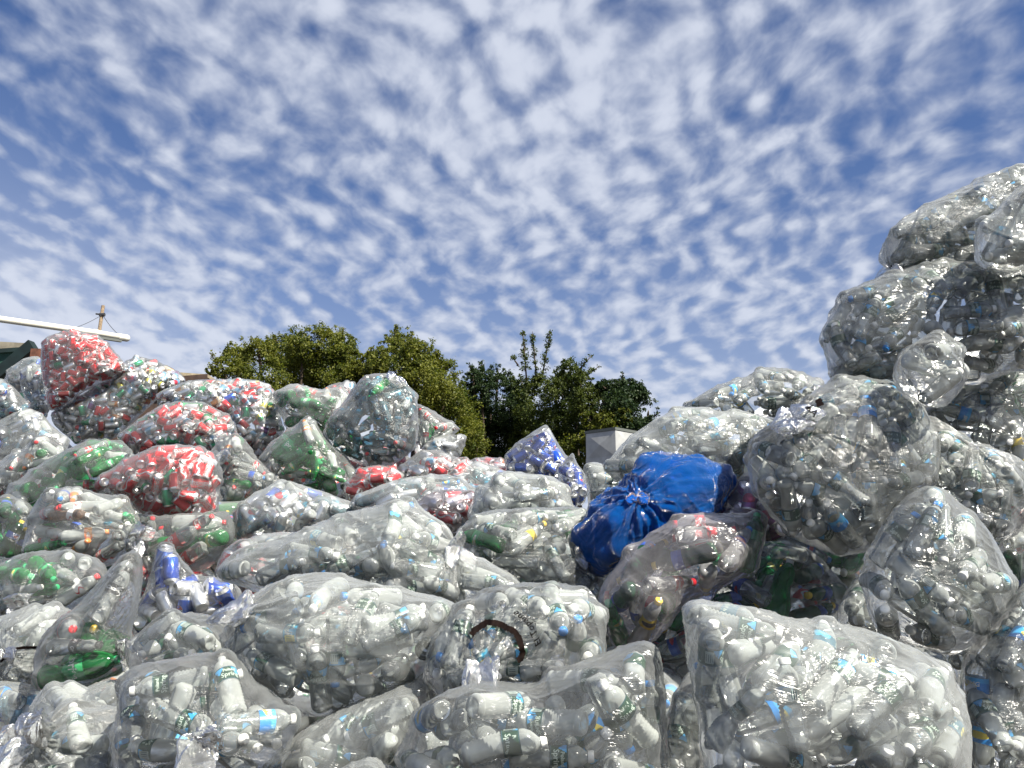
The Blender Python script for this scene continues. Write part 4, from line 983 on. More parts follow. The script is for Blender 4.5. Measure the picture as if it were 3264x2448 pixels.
ITEMS = []; BAGOBJ = {}; HULLS = []
def build_bag(idx, key, outline, D, T, mix, filmname, knots, short, label, layers=3, dens=1.0, lvl=None, lean=0.35, name='plastic_bag', group='bags heaped in the yard'):
    blob = Blob(outline, D, T, lean)
    items = fill(blob, mix, layers, dens, seed=idx * 13 + 5)
    if lvl is None: lvl = 6 if D < 4.0 else 5
    P, F, N, pleat, kinfo = wrap_film(blob, items, lvl, [(px(k[0], k[1], k[2]), k[3]) for k in knots], idx)
    org = np.array([blob.C[0], blob.C[1], P[:, 2].min()])
    me = raw_mesh(name, P - org, F, filmname); set_pleat(me, pleat)
    ob = bpy.data.objects.new(name, me); ob.location = org; COL.objects.link(ob)
    tag(ob, label, 'bag', group)
    BAGOBJ[key] = (ob, org)
    for j, ((base, n, size), kk) in enumerate(zip(kinfo, knots)):
        style = kk[4]
        kp, kf, kpl = frill(base, n, size, idx * 3 + j, bend=(0.15 * math.sin(idx), 0, -0.5), low=(style == 'low'))
        km = raw_mesh('knot', kp - org, kf, 'film_blue_gather' if filmname == 'film_blue' else 'film_gather'); set_pleat(km, kpl)
        ko = bpy.data.objects.new('knot', km); ko.parent = ob; COL.objects.link(ko)
        if style and style not in ('blue', 'low'):
            tv, tf = ring_mesh(base - n * size * 0.02, n, size * 0.16, size * 0.075, idx)
            tm = raw_mesh('tie', tv - org, tf, 'tie_brown'); to = bpy.data.objects.new('tie', tm); to.parent = ob; COL.objects.link(to)
    cx, cy = blob.c2
    X = np.array(outline); w, h = np.ptp(X[:, 0]), np.ptp(X[:, 1])
    for it in items:
        it['bag'] = key; it['short'] = short; it['bc'] = (X[:, 0].min(), X[:, 1].min(), w, h)
        ITEMS.append(it)
    # coarse hull for sight tests
    hv = blob.surf(LV[3][0]); HULLS.append((key, hv, LV[3][1]))
    return ob

import time as _t
_t0 = _t.time()
for i, (key, tile, pts, D, T, mix, fm, knots, short, label) in enumerate(BAGS):
    out = [px(tile, x, y) for x, y in pts]
    build_bag(i + 1, key, out, D, T, mix, fm, knots, short, label, layers=(4 if D < 5 else 3))
for i, (tile, x, y, w, h, D, mix, short) in enumerate(DEEP):
    rg = random.Random(i)
    out = []
    for k in range(12):
        a = 2 * math.pi * k / 12; s = 1 + rg.uniform(-.12, .12)
        out.append(px(tile, x + w / 2 * math.cos(a) * s, y + h / 2 * math.sin(a) * s))
    lab = 'dim ' + short + ', glimpsed through gaps'
    build_bag(100 + i, 'deep%d' % i, out, D, .34, mix, 'film_hazy', [], short, lab, layers=3, dens=0.8, lvl=4)
k = 0
for row, (yy, DD) in enumerate(((1560, 7.6), (1750, 6.2), (1960, 5.4), (2230, 4.7))):
    for col in range(8):
        xx = 120 + col * 430 + (row % 2) * 215
        if row == 0 and 1200 < xx < 2100: continue
        if row == 0 and xx > 2050: DD_ = 6.0
        else: DD_ = DD
        rg = random.Random(500 + k); out = []
        w = 0.98 / DD_ * FPX; h = 0.72 / DD_ * FPX
        for q in range(12):
            a = 2 * math.pi * q / 12; s = 1 + rg.uniform(-.12, .12)
            out.append((xx + w / 2 * math.cos(a) * s, yy + h / 2 * math.sin(a) * s))
        mix = rg.choice(['SD', 'B', 'RM', 'S']) if xx < 1500 else rg.choice(['W', 'SD', 'W'])
        build_bag(200 + k, 'deepx%d' % k, out, DD_, .36, mix, 'film_hazy', [], 'the core of the heap', 'dark bag buried in the core of the heap, showing only between other bags', layers=2, dens=0.7, lvl=4, group='bags buried in the core of the heap')
        k += 1
print('BAGS', len(BAGOBJ), 'ITEMS', len(ITEMS), round(_t.time() - _t0, 1), 's')
# ------------------------------------------------------------------ put the containers in
hv = []; hf = []; hk = []; o = 0
for k, v, f in HULLS:
    hv.append(v); hf += [tuple(int(i) + o for i in t) for t in f]; hk += [k] * len(f); o += len(v)
bvh = BVHTree.FromPolygons([tuple(p) for p in np.vstack(hv)], hf)
def sight(p, own):
    """how many foreign bag skins stand between the camera and p"""
    d = Vector(p) - Vector(CAM); L = d.length; d.normalize()
    cnt = set(); pos = Vector(CAM); run = 0.0
    for _ in range(30):
        loc, nor, i, dist = bvh.ray_cast(pos, d, L - run)
        if loc is None: break
        if hk[i] != own: cnt.add(hk[i])
        run += dist + 1e-4; pos = loc + d * 1e-4
        if len(cnt) > 3: break
    return len(cnt)
for it in ITEMS:
    it['hid'] = sight(it['P'], it['bag'])
    x, y, z = project(it['P']); it['xy'] = (x, y); it['z'] = z
    it['in'] = -60 < x < 3324 and -60 < y < 2500
ITEMS = [it for it in ITEMS if (it['hid'] <= 2 or (it['hid'] == 3 and it['layer'] == 0 and it['bag'].startswith('deep'))) and -250 < it['xy'][0] < 3520 and it['xy'][1] < 2640]
print('kept items', len(ITEMS))

def kind_of(it):
    s = VAR[it['key']]['shape']
    if s == 'can': return 'can'
    return 'water' if it['key'][0] in 'wj' else 'soda'
def score(it):
    if not it['in'] or it['hid'] or it['layer'] > 0 or it['bag'].startswith('deep'): return -1
    s = SHAPES[VAR[it['key']]['shape']]
    return s[0] * s[1] / it['z'] ** 2
solo = {'can': [], 'water': [], 'soda': []}
for it in ITEMS:
    it['score'] = score(it)
    if it['score'] > 0: solo[kind_of(it)].append(it)
for k in solo:
    solo[k].sort(key=lambda i: -i['score']); solo[k] = solo[k][:300]
    for it in solo[k]: it['solo'] = True

def frame(ax, spin):
    z = Vector(ax).normalized(); x = z.orthogonal().normalized(); y = z.cross(x)
    c, s = math.cos(spin), math.sin(spin)
    X = x * c + y * s; Y = z.cross(X)
    return Matrix((X, Y, z)).transposed()

MESHC = {}
def part_mesh(shape, dent, txt, pname, vkey):
    key = (shape, dent, txt, pname, vkey)
    if key in MESHC: return MESHC[key]
    T = template(shape, dent, 0, txt)
    v, f, u, ro = T[pname]
    roles = VAR[vkey]['roles']
    me = bpy.data.meshes.new(pname if pname != 'body' else 'bottle_body')
    me.from_pydata([tuple(p) for p in v], [], f)
    ul = me.uv_layers.new(name='UVMap')
    ul.data.foreach_set('uv', np.array([c for q in u for c in q], np.float32).ravel())
    slots = {}
    for i, r_ in enumerate(ro):
        mn = roles.get(r_)
        if mn not in slots: slots[mn] = len(slots); me.materials.append(MATS[mn])
        me.polygons[i].material_index = slots[mn]; me.polygons[i].use_smooth = True
    MESHC[key] = me
    return me

def place_words(it):
    bx, by, w, h = it['bc']; x, y = it['xy']
    # relative to the part of the bag inside the frame
    x0, x1 = max(bx, 0), min(bx + w, 3264); y0, y1 = max(by, 0), min(by + h, 2448)
    fx = (x - x0) / max(1, x1 - x0); fy = (y - y0) / max(1, y1 - y0)
    c = 'left' if fx < 0.36 else ('right' if fx > 0.64 else '')
    r = 'top' if fy < 0.36 else ('bottom' if fy > 0.64 else '')
    if r and c: return r + ' ' + c
    if r: return r + ' middle'
    if c: return 'middle ' + c
    return 'centre'
def tilt_words(it):
    a, b = project(it['A']), project(it['B'])
    dx, dy = b[0] - a[0], b[1] - a[1]; L = math.hypot(dx, dy); full = FPX * np.linalg.norm(it['B'] - it['A']) / it['z']
    if L < 0.45 * full: return 'end-on'
    if abs(dy) > 2.2 * abs(dx): return 'upright'
    if abs(dx) > 2.2 * abs(dy): return 'lying'
    return 'leaning'
used = {}
GROUPN = {'can': 'drink cans inside the bags', 'water': 'water bottles inside the bags', 'soda': 'soda bottles inside the bags'}
for k in solo:
    for it in solo[k]:
        base = '%s %s, %s in %s' % (tilt_words(it), VAR[it['key']]['words'], place_words(it), it['short'])
        used.setdefault(base, []).append(it)
ORD = {2: ['upper', 'lower'], 3: ['highest', 'middle', 'lowest']}
for base, L in used.items():
    if len(L) == 1: L[0]['label'] = base
    else:
        L.sort(key=lambda i: i['xy'][1])
        names = ORD.get(len(L)) or (['highest'] + ['%s highest' % w for w in ('second', 'third', 'fourth', 'fifth', 'sixth', 'seventh', 'eighth', 'ninth', 'tenth')])
        for j, it in enumerate(L): it['label'] = (names[j] if j < len(names) else 'low') + ' ' + base
        for it in L: 
            w = it['label'].split()
            pass
for k in solo:
    for it in solo[k]:
        for drop in ('clear ', 'with ', 'and ', ' in'):
            if len(it['label'].split()) <= 16: break
            it['label'] = it['label'].replace(drop, '' if drop != ' in' else ',', 1) if drop != ' in' else it['label'].replace(' cap,', ' cap')
        if len(it['label'].split()) > 16: it['label'] = it['label'].replace('bottle ', '', 1)
nsolo = 0
for k in solo:
    for it in solo[k]:
        va = VAR[it['key']]; shp = va['shape']
        M = frame(it['ax'], it['spin']).to_4x4(); M.translation = Vector(it['P'])
        nm = {'can': 'drink_can', 'water': 'water_bottle', 'soda': 'soda_bottle'}[k]
        ob = bpy.data.objects.new(nm, part_mesh(shp, it['dent'], va['txt'], 'body', it['key']))
        ob.matrix_world = M; COL.objects.link(ob)
        tag(ob, it['label'], 'can' if k == 'can' else 'bottle', GROUPN[k])
        for pn in (('lid',) if shp == 'can' else ('cap', 'label')):
            if shp != 'can' and va['roles'].get(pn) is None: continue
            c = bpy.data.objects.new(pn, part_mesh(shp, it['dent'], va['txt'], pn, it['key']))
            c.parent = ob; COL.objects.link(c)
        nsolo += 1
print('solo', nsolo)

# the rest, past the first few hundred of each kind, as one object per kind
def merged(kind, its, name, label, cat):
    Vs, LI, LS, LT, UV, MI = [], [], [], [], [], []
    slots = {}; off = 0; loff = 0; cache = {}
    for it in its:
        va = VAR[it['key']]; shp = va['shape']
        near = it['z'] < 3.4 and it['layer'] == 0
        ck = (shp, it['dent'], near, it['key'])
        if ck not in cache:
            T = template(shp, it['dent'], 0 if near else 1, None)
            v_, li, ls, uv, mi = [], [], [], [], []; o = 0; lo = 0
            for pn in T:
                if pn in ('cap', 'label') and va['roles'].get(pn) is None: continue
                v, f, u, ro = T[pn]
                v_.append(v)
                for q, uu, r_ in zip(f, u, ro):
                    li += [i + o for i in q]; ls.append(len(q)); uv += uu
                    mn = va['roles'].get(r_)
                    if mn not in slots: slots[mn] = len(slots)
                    mi.append(slots[mn])
                o += len(v)
            cache[ck] = (np.vstack(v_), np.array(li), np.array(ls), np.array(uv, np.float32), np.array(mi))
        v, li, ls, uv, mi = cache[ck]
        R = np.array(frame(it['ax'], it['spin']))
        Vs.append(v @ R.T + it['P']); LI.append(li + off); LT.append(ls); UV.append(uv); MI.append(mi); off += len(v)
    if not Vs: return None
    me = bpy.data.meshes.new(name)
    Vv = np.vstack(Vs).astype(np.float32); LI = np.concatenate(LI).astype(np.int32); LT = np.concatenate(LT).astype(np.int32)
    me.vertices.add(len(Vv)); me.vertices.foreach_set('co', Vv.ravel())
    me.loops.add(len(LI)); me.loops.foreach_set('vertex_index', LI)
    me.polygons.add(len(LT)); me.polygons.foreach_set('loop_start', np.concatenate([[0], np.cumsum(LT)[:-1]]).astype(np.int32))
    ul = me.uv_layers.new(name='UVMap'); ul.data.foreach_set('uv', np.vstack(UV).astype(np.float32).ravel())
    for mn in slots: me.materials.append(MATS[mn])
    me.polygons.foreach_set('material_index', np.concatenate(MI).astype(np.int32))
    me.polygons.foreach_set('use_smooth', np.ones(len(LT), bool))
    me.update(calc_edges=True); me.validate()
    ob = bpy.data.objects.new(name, me); COL.objects.link(ob)
    tag(ob, label, cat, None, 'stuff')
    return ob
rest = {'can': [], 'water': [], 'soda': []}
for it in ITEMS:
    if not it.get('solo'): rest[kind_of(it)].append(it)
print('rest', {k: len(v) for k, v in rest.items()})
merged('can', rest['can'], 'cans', 'mass of further red, silver and blue drink cans packed inside the bags', 'cans')
merged('water', rest['water'], 'water_bottles', 'mass of further clear water bottles packed deeper inside the bags', 'bottles')
merged('soda', rest['soda'], 'soda_bottles', 'mass of further green and clear soda bottles packed inside the bags', 'bottles')
print('placed', round(_t.time() - _t0, 1), 's')
# ------------------------------------------------------------------ ground
solid('yard_earth', (0.07, 0.065, 0.06), 0.9, var=0.35, scale=3.0, bump=0.4)
bm = bmesh.new(); bmesh.ops.create_grid(bm, x_segments=2, y_segments=2, size=900)
me = bpy.data.meshes.new('ground'); bm.to_mesh(me); bm.free(); me.materials.append(MATS['yard_earth'])
g = bpy.data.objects.new('ground', me); COL.objects.link(g); g['kind'] = 'structure'

# ------------------------------------------------------------------ small builders
def mesh_obj(name, vs, fs, mat, parent=None, smooth=False, origin=None):
    vs = [Vector(v) for v in vs]
    org = Vector(origin) if origin is not None else Vector((0, 0, 0))
    me = bpy.data.meshes.new(name); me.from_pydata([tuple(v - org) for v in vs], [], fs)
    me.materials.append(MATS[mat]); me.update()
    for p in me.polygons: p.use_smooth = smooth
    o = bpy.data.objects.new(name, me); COL.objects.link(o)
    if parent is not None: o.parent = parent
    else: o.location = org
    return o
def box_geo(c, sx, sy, sz, rz=0.0):
    vs = []
    for z in (-1, 1):
        for x, y in ((-1, -1), (1, -1), (1, 1), (-1, 1)):
            X, Y = x * sx / 2, y * sy / 2
            vs.append((c[0] + X * math.cos(rz) - Y * math.sin(rz), c[1] + X * math.sin(rz) + Y * math.cos(rz), c[2] + z * sz / 2))
    return vs, [(0, 3, 2, 1), (4, 5, 6, 7), (0, 1, 5, 4), (1, 2, 6, 5), (2, 3, 7, 6), (3, 0, 4, 7)]
def beam_geo(a, b, w, h):
    a, b = Vector(a), Vector(b); d = (b - a).normalized(); s = d.cross(Vector((0, 0, 1)))
    s = s.normalized() if s.length > 1e-3 else Vector((1, 0, 0)); u = s.cross(d)
    vs = []
    for p in (a, b):
        for i, j in ((-1, -1), (1, -1), (1, 1), (-1, 1)): vs.append(p + s * i * w / 2 + u * j * h / 2)
    return vs, [(0, 1, 2, 3), (7, 6, 5, 4), (0, 4, 5, 1), (1, 5, 6, 2), (2, 6, 7, 3), (3, 7, 4, 0)]
def tube_geo(pts, rad, n=14, cap=True):
    pts = [Vector(p) for p in pts]; rad = rad if hasattr(rad, '__len__') else [rad] * len(pts)
    vs, fs = [], []
    for i, p in enumerate(pts):
        d = (pts[min(i + 1, len(pts) - 1)] - pts[max(i - 1, 0)]).normalized()
        s = d.cross(Vector((0.1, 0.2, 1))).normalized(); u = s.cross(d)
        for k in range(n):
            a = 2 * math.pi * k / n; vs.append(p + (s * math.cos(a) + u * math.sin(a)) * rad[i])
    for i in range(len(pts) - 1):
        for k in range(n):
            k2 = (k + 1) % n; fs.append((i * n + k, i * n + k2, (i + 1) * n + k2, (i + 1) * n + k))
    if cap: fs.append(tuple(range(n))[::-1]); fs.append(tuple((len(pts) - 1) * n + k for k in range(n)))
    return vs, fs
def merge(*gs):
    V_, F = [], []
    for v, f in gs:
        o = len(V_); V_ += list(v); F += [tuple(i + o for i in q) for q in f]
    return V_, F

solid('pvc_cream', (0.74, 0.72, 0.62), 0.4, var=0.06, scale=4)
solid('old_wood', (0.30, 0.22, 0.14), 0.85, var=0.35, scale=25, bump=0.5)
solid('wire_dark', (0.04, 0.04, 0.045), 0.6)
solid('green_paint', (0.005, 0.016, 0.015), 0.6, var=0.3, scale=6)
solid('green_wall', (0.02, 0.075, 0.055), 0.7, var=0.2, scale=4)
solid('rust_iron', (0.13, 0.05, 0.03), 0.8, var=0.4, scale=14)
solid('pale_concrete', (0.19, 0.17, 0.13), 0.9, var=0.25, scale=8, bump=0.5)
solid('brown_board', (0.06, 0.035, 0.025), 0.8, var=0.3, scale=9)
solid('tan_roof', (0.36, 0.30, 0.20), 0.9, var=0.25, scale=10)
solid('galvanised', (0.38, 0.385, 0.375), 0.5, metal=0.1, var=0.12, scale=5, bump=0.1)
solid('galvanised_dark', (0.10, 0.11, 0.10), 0.6)
solid('brick_brown', (0.14, 0.085, 0.055), 0.9, var=0.3, scale=10)
S = lambda x, y, D: Vector(at(x, y, D))     # photograph pixel + distance

# ------------------------------------------------------------------ white pipe reaching in from the left
a = S(-150, 996, 10.6); b = S(300, 1060, 12.0); c = S(392, 1076, 12.3)
root = mesh_obj('drain_pipe', *tube_geo([a, b, c], [.043, .043, .043]), 'pvc_cream', smooth=True, origin=a)
tag(root, 'long cream white plastic pipe reaching in from the left above the bags', 'pipe')
d = (c - b).normalized()
for o_, w in ((b - d * 0.02, .075), (c - d * 0.07, .07)):
    mesh_obj('coupling', *tube_geo([o_, o_ + d * w], [.049, .049]), 'pvc_cream', parent=root, smooth=False, origin=a)
e = c + d * 0.012
mesh_obj('end_cap', *tube_geo([c - d * 0.005, c + d * 0.06, c + d * 0.085, c + d * 0.095], [.052, .051, .040, .018]), 'pvc_cream', parent=root, smooth=True, origin=a)
mesh_obj('bracket', *beam_geo(c - d * 0.35 - Vector((0, 0, .062)), c - d * 0.02 - Vector((0, 0, .055)), .05, .035), 'galvanised_dark', parent=root, origin=a)

# ------------------------------------------------------------------ wooden post with wires
t = S(329, 974, 20); z0 = Vector((t.x - 0.3, t.y, 0))
post = mesh_obj('wooden_post', *tube_geo([z0, z0.lerp(t, .5), t], [.06, .045, .038], n=8), 'old_wood', smooth=False, origin=z0)
tag(post, 'thin weathered wooden post with two slack wires rising behind the white pipe', 'post')
k = S(327, 1003, 19.93)
mesh_obj('wire_bracket', *merge(tube_geo([k - Vector((.07, 0, .0)), k + Vector((.05, 0, 0))], .045, n=8), tube_geo([k + Vector((-.16, 0, .02)), k], .02, n=6)), 'wire_dark', parent=post, origin=z0)
def sag(p, q, s, n=9):
    return [p.lerp(q, i / (n - 1)) - Vector((0, 0, s * 4 * (i / (n - 1)) * (1 - i / (n - 1)))) for i in range(n)]
for q in (S(215, 1052, 19), S(380, 1068, 20.5)):
    mesh_obj('wire', *tube_geo(sag(k, q, 0.04), .006, n=5), 'wire_dark', parent=post, origin=z0)

# ------------------------------------------------------------------ green shed at the left edge
o0 = S(20, 1150, 13); o0.z = 0
shed = bpy.data.objects.new('green_shed', None); shed.location = o0; COL.objects.link(shed)
tag(shed, 'dark green shed with concrete roof edge and slanting beam at the left edge', 'shed')
A0 = S(-260, 1130, 13.2); B0 = S(128, 1138, 13.2)
def wallgeo(p, q, z1, z2, th):
    d = Vector((q.x - p.x, q.y - p.y, 0)); L = d.length; m = Vector(((p.x + q.x) / 2, (p.y + q.y) / 2, (z1 + z2) / 2))
    return box_geo(m, L, th, z2 - z1, math.atan2(d.y, d.x))
zr = S(0, 1113, 13.0).z
mesh_obj('wall', *wallgeo(A0, B0, 0, zr - .02, .12), 'green_wall', parent=shed, origin=o0)
mesh_obj('roof', *wallgeo(S(-300, 1100, 12.9), S(112, 1105, 13.3), zr + .01, zr + .13, .3), 'pale_concrete', parent=shed, origin=o0)
mesh_obj('beam', *beam_geo(S(-40, 1225, 12.2), S(108, 1100, 12.2), .12, .17), 'green_paint', parent=shed, origin=o0)
mesh_obj('beam', *beam_geo(S(-60, 1124, 12.25), S(116, 1112, 12.25), .08, .06), 'green_paint', parent=shed, origin=o0)
mesh_obj('iron_post', *beam_geo(S(104, 1190, 12.4) - Vector((0, 0, 3)), S(110, 1108, 12.4), .07, .07), 'rust_iron', parent=shed, origin=o0)
mesh_obj('iron_plate', *beam_geo(S(100, 1128, 12.1), S(135, 1128, 12.1), .06, .14), 'rust_iron', parent=shed, origin=o0)

# ------------------------------------------------------------------ low building whose roof corner shows by the trees
p, q = S(560, 1212, 19), S(662, 1210, 19); ox = Vector(((p.x + q.x) / 2, p.y + 1.5, 0))
lb = bpy.data.objects.new('low_building', None); lb.location = ox; COL.objects.link(lb)
tag(lb, 'low brown boarded building with a tan roof edge left of the trees', 'building')
zt = S(600, 1204, 19).z
mesh_obj('wall', *wallgeo(p + Vector((-1.5, .8, 0)), q + Vector((0, .8, 0)), 0, zt, 1.5), 'brown_board', parent=lb, origin=ox)
mesh_obj('roof', *beam_geo(Vector((p.x - 1.5, p.y + .7, zt + .17)), Vector((q.x + .05, q.y + .7, zt + .01)), 1.7, .07), 'tan_roof', parent=lb, origin=ox)
mesh_obj('fascia', *beam_geo(Vector((p.x - .2, p.y - .17, zt - .12)), Vector((q.x + .05, q.y - .17, zt - .04)), .04, .17), 'brown_board', parent=lb, origin=ox)

# ------------------------------------------------------------------ sheet metal housing on a stub wall
D0 = 15.0
E = S(1961, 1365, D0)                # top of the near vertical edge
L_, R_ = S(1867, 1374, D0 + .42), S(2045, 1374, D0 + .5)
zb = S(1961, 1458, D0).z; zt = E.z
hv = bpy.data.objects.new('metal_housing', None)
oo = Vector((E.x, E.y, 0)); hv.location = oo; COL.objects.link(hv)
tag(hv, 'pale grey sheet metal box with cross-creased sides on a brown stub wall before the trees', 'rooftop unit')
Bk = L_ + R_ - E
def xpanel(p, q, z1, z2, dep):
    """one side of the box: four triangles pressed in or out to a middle point"""
    P = [Vector((p.x, p.y, z1)), Vector((q.x, q.y, z1)), Vector((q.x, q.y, z2)), Vector((p.x, p.y, z2))]
    n = (P[1] - P[0]).cross(P[3] - P[0]).normalized(); m = sum(P, Vector()) / 4 + n * dep
    return P + [m], [(0, 1, 4), (1, 2, 4), (2, 3, 4), (3, 0, 4)]
mesh_obj('side_panel', *xpanel(L_, E, zb, zt - .03, .035), 'galvanised', parent=hv, origin=oo)
mesh_obj('side_panel', *xpanel(E, R_, zb, zt - .03, .035), 'galvanised', parent=hv, origin=oo)
mesh_obj('side_panel', *xpanel(R_, Bk, zb, zt - .03, .035), 'galvanised', parent=hv, origin=oo)
mesh_obj('side_panel', *xpanel(Bk, L_, zb, zt - .03, .035), 'galvanised', parent=hv, origin=oo)
cen = (L_ + R_) / 2
def grow(v, s): return Vector((cen.x + (v.x - cen.x) * s, cen.y + (v.y - cen.y) * s, 0))
def slab(s, z1, z2):
    c4 = [grow(v, s) for v in (L_, E, R_, Bk)]
    vs = [Vector((v.x, v.y, z1)) for v in c4] + [Vector((v.x, v.y, z2)) for v in c4]
    return vs, [(3, 2, 1, 0), (4, 5, 6, 7), (0, 1, 5, 4), (1, 2, 6, 5), (2, 3, 7, 6), (3, 0, 4, 7)]
mesh_obj('lid', *slab(1.04, zt - .028, zt + .02), 'galvanised_dark', parent=hv, origin=oo)
mesh_obj('skirt', *slab(1.015, zb - .10, zb + .02), 'galvanised', parent=hv, origin=oo)
mesh_obj('stub_wall', *slab(0.97, 0, zb - .09), 'brick_brown', parent=hv, origin=oo)

# ------------------------------------------------------------------ trees
def leaf_mat(name, c1, c2, tr):
    m, nt, out = newmat(name)
    tc = nt.nodes.new('ShaderNodeTexCoord')
    n = nn(nt, 'ShaderNodeTexNoise', ins={'Vector': tc.outputs['Object'], 'Scale': 1.1, 'Detail': 4.0, 'Roughness': 0.7})
    oi = nn(nt, 'ShaderNodeNewGeometry')
    col = mixc(nt, maprange(nt, mathn(nt, 'MULTIPLY_ADD', oi.outputs['Random Per Island'], 0.35, n.outputs['Fac']), 0.45, 0.85), (*c1, 1), (*c2, 1))
    di = nn(nt, 'ShaderNodeBsdfPrincipled', ins={'Base Color': col, 'Roughness': 0.55, 'Specular IOR Level': 0.3})
    tl = nn(nt, 'ShaderNodeBsdfTranslucent', ins={'Color': mixc(nt, 1.0, col, (1.1, 1.2, 0.5, 1), 'MULTIPLY')})
    mx = nn(nt, 'ShaderNodeMixShader', ins={0: tr, 1: di.outputs[0], 2: tl.outputs[0]})
    nt.links.new(mx.outputs[0], out.inputs['Surface'])
leaf_mat('leaf_olive', (0.056, 0.082, 0.012), (0.185, 0.190, 0.030), 0.36)
leaf_mat('leaf_green', (0.024, 0.046, 0.010), (0.085, 0.105, 0.020), 0.3)
leaf_mat('leaf_dark', (0.013, 0.032, 0.011), (0.036, 0.060, 0.016), 0.25)
solid('bark', (0.07, 0.05, 0.035), 0.9, var=0.4, scale=18, bump=0.6)

def tree(D, blobs, mat, label, nleaf, seed, sprays=(), leaf=0.075, depth=1.2):
    """blobs: (x, y, r) in the 2212-wide view of the photograph; each is a clump of the crown with its own place and depth"""
    rg = np.random.default_rng(seed); K = 1.4756
    cl = []
    for (x, y, r) in blobs:
        dd = D + rg.uniform(-depth, depth)
        c = at(x * K, y * K, dd); R = r * K / FPX * dd
        cl.append((c, R))
    cx = np.mean([c[0] for c, R in cl]); cy = np.mean([c[1] for c, R in cl]); zlow = min(c[2] - R for c, R in cl)
    base = np.array([cx, cy, 0.0])
    # limbs
    geos = []
    fork = np.array([cx, cy, max(1.2, zlow * 0.55)])
    geos.append(tube_geo([base, (base + fork) / 2 + np.array([.08, 0, 0]), fork], [.26, .2, .17], n=9))
    for i, (c, R) in enumerate(cl):
        if i % 2 and len(cl) > 6: continue
        mid = (fork + c) / 2 + np.array([0, 0, -.25 * R]) + rg.normal(0, .12, 3)
        geos.append(tube_geo([fork, mid, c, c + (c - mid) * 0.5 * R / (np.linalg.norm(c - mid) + .1)], [.12, .07, .035, .012], n=6))
    tw = []
    P_, dirs = [], []
    tot = sum(R ** 2 for c, R in cl)
    for c, R in cl:
        n = int(2.6 * nleaf * R ** 2 / tot)
        # a clump is many small tufts on its skin and some inside, so the edge is ragged and holes stay open
        nt_ = max(8, int(n / 34))
        for _ in range(nt_):
            d = rg.normal(0, 1, 3); d /= np.linalg.norm(d); rr = R * rg.uniform(0.3, 1.0) ** 0.6 * (1 + rg.uniform(-.05, .22) + (rg.uniform(0, .42) if rg.uniform() < .28 else 0))
            tc_ = c + d * rr * np.array([1, 1, .95]); ts = R * rg.uniform(.10, .24)
            if math.sin(tc_[0] * 4.1 + seed) + math.sin(tc_[2] * 4.7 + tc_[0] * 1.3) + math.sin(tc_[1] * 3.3 + tc_[2] * 2.1) > 1.15: continue
            k = int(34 * rg.uniform(.6, 1.4))
            q = tc_ + rg.normal(0, 1, (k, 3)) * ts * np.array([.6, .6, .5])
            P_.append(q); dirs.append(np.tile(d, (k, 1)))
    for (x0, y0, x1, y1, w) in sprays:      # upright sprays standing out of the crown
        dd = D + rg.uniform(-.5, .5)
        a_, b_ = at(x0 * K, y0 * K, dd), at(x1 * K, y1 * K, dd)
        ww = w * K / FPX * dd
        geos.append(tube_geo([a_, (a_ + b_) / 2, b_], [.03, .02, .008], n=5))
        n = int(40 + 1500 * ww * np.linalg.norm(b_ - a_))
        for _ in range(int(n / 12)):
            t = rg.uniform(0, 1); cc = a_ + (b_ - a_) * t; off = rg.normal(0, 1, 3); off /= np.linalg.norm(off)
            tip = cc + off * ww * (1.05 - 0.65 * t) * rg.uniform(.5, 1.0) + np.array([0, 0, ww * .3])
            tt = rg.uniform(0.2, 1, 12)[:, None]
            P_.append(cc + (tip - cc) * tt + rg.normal(0, .03, (12, 3))); dirs.append(np.tile(off, (12, 1)))
    P = np.vstack(P_); n = len(P)
    nrm = np.vstack(dirs) * 0.5 + rg.normal(0, 1, (n, 3)) * 0.75 + np.array([0, 0, .3]); nrm /= np.linalg.norm(nrm, axis=1)[:, None]
    a = np.cross(nrm, rg.normal(0, 1, (n, 3))); a /= np.linalg.norm(a, axis=1)[:, None]; b = np.cross(nrm, a)
    L = leaf * rg.uniform(.6, 1.25, n)[:, None]
    V4 = np.stack([P - a * L * .5, P + b * L * .27, P + a * L * .5, P - b * L * .27], 1).reshape(-1, 3)
    F4 = np.arange(n * 4).reshape(-1, 4)
    root = bpy.data.objects.new('tree', None); root.location = base; COL.objects.link(root)
    tag(root, label, 'tree', 'trees behind the heap')
    me = raw_mesh('crown', V4 - base, F4, mat, smooth=False)
    o = bpy.data.objects.new('crown', me); o.parent = root; COL.objects.link(o)
    mesh_obj('trunk', *merge(*geos), 'bark', parent=root, smooth=True, origin=base)
    return root
tree(26, [(480,792,26),(512,778,34),(560,768,36),(610,762,40),(655,748,36),(700,745,38),(735,752,34),(752,772,26),(520,812,34),(580,815,40),(650,805,48),(710,805,52),(760,820,40),(600,850,40),(700,860,50),(455,803,12)],
     'leaf_olive', 'broad olive green tree, leftmost of the row, above the silver can bags', 42000, 1, sprays=[(650,740,648,718,14),(735,730,744,708,16),(560,745,552,732,12),(470,790,455,762,12),(600,740,590,728,10),(700,725,705,716,10)])
tree(25, [(822,776,26),(850,752,28),(872,750,34),(900,765,34),(925,790,34),(960,815,34),(850,800,44),(905,830,52),(960,865,48),(985,905,46),(930,900,60),(1000,955,50),(870,870,50),(795,772,14),(808,800,22),(780,790,20),(792,818,30),(960,960,50)],
     'leaf_olive', 'tall yellowish green tree rising behind the round teal bag', 42000, 2, sprays=[(852,745,855,704,11),(775,800,782,775,22),(790,830,788,800,24),(885,740,892,720,13),(925,765,935,750,12),(812,770,798,752,10),(960,800,975,785,10)])
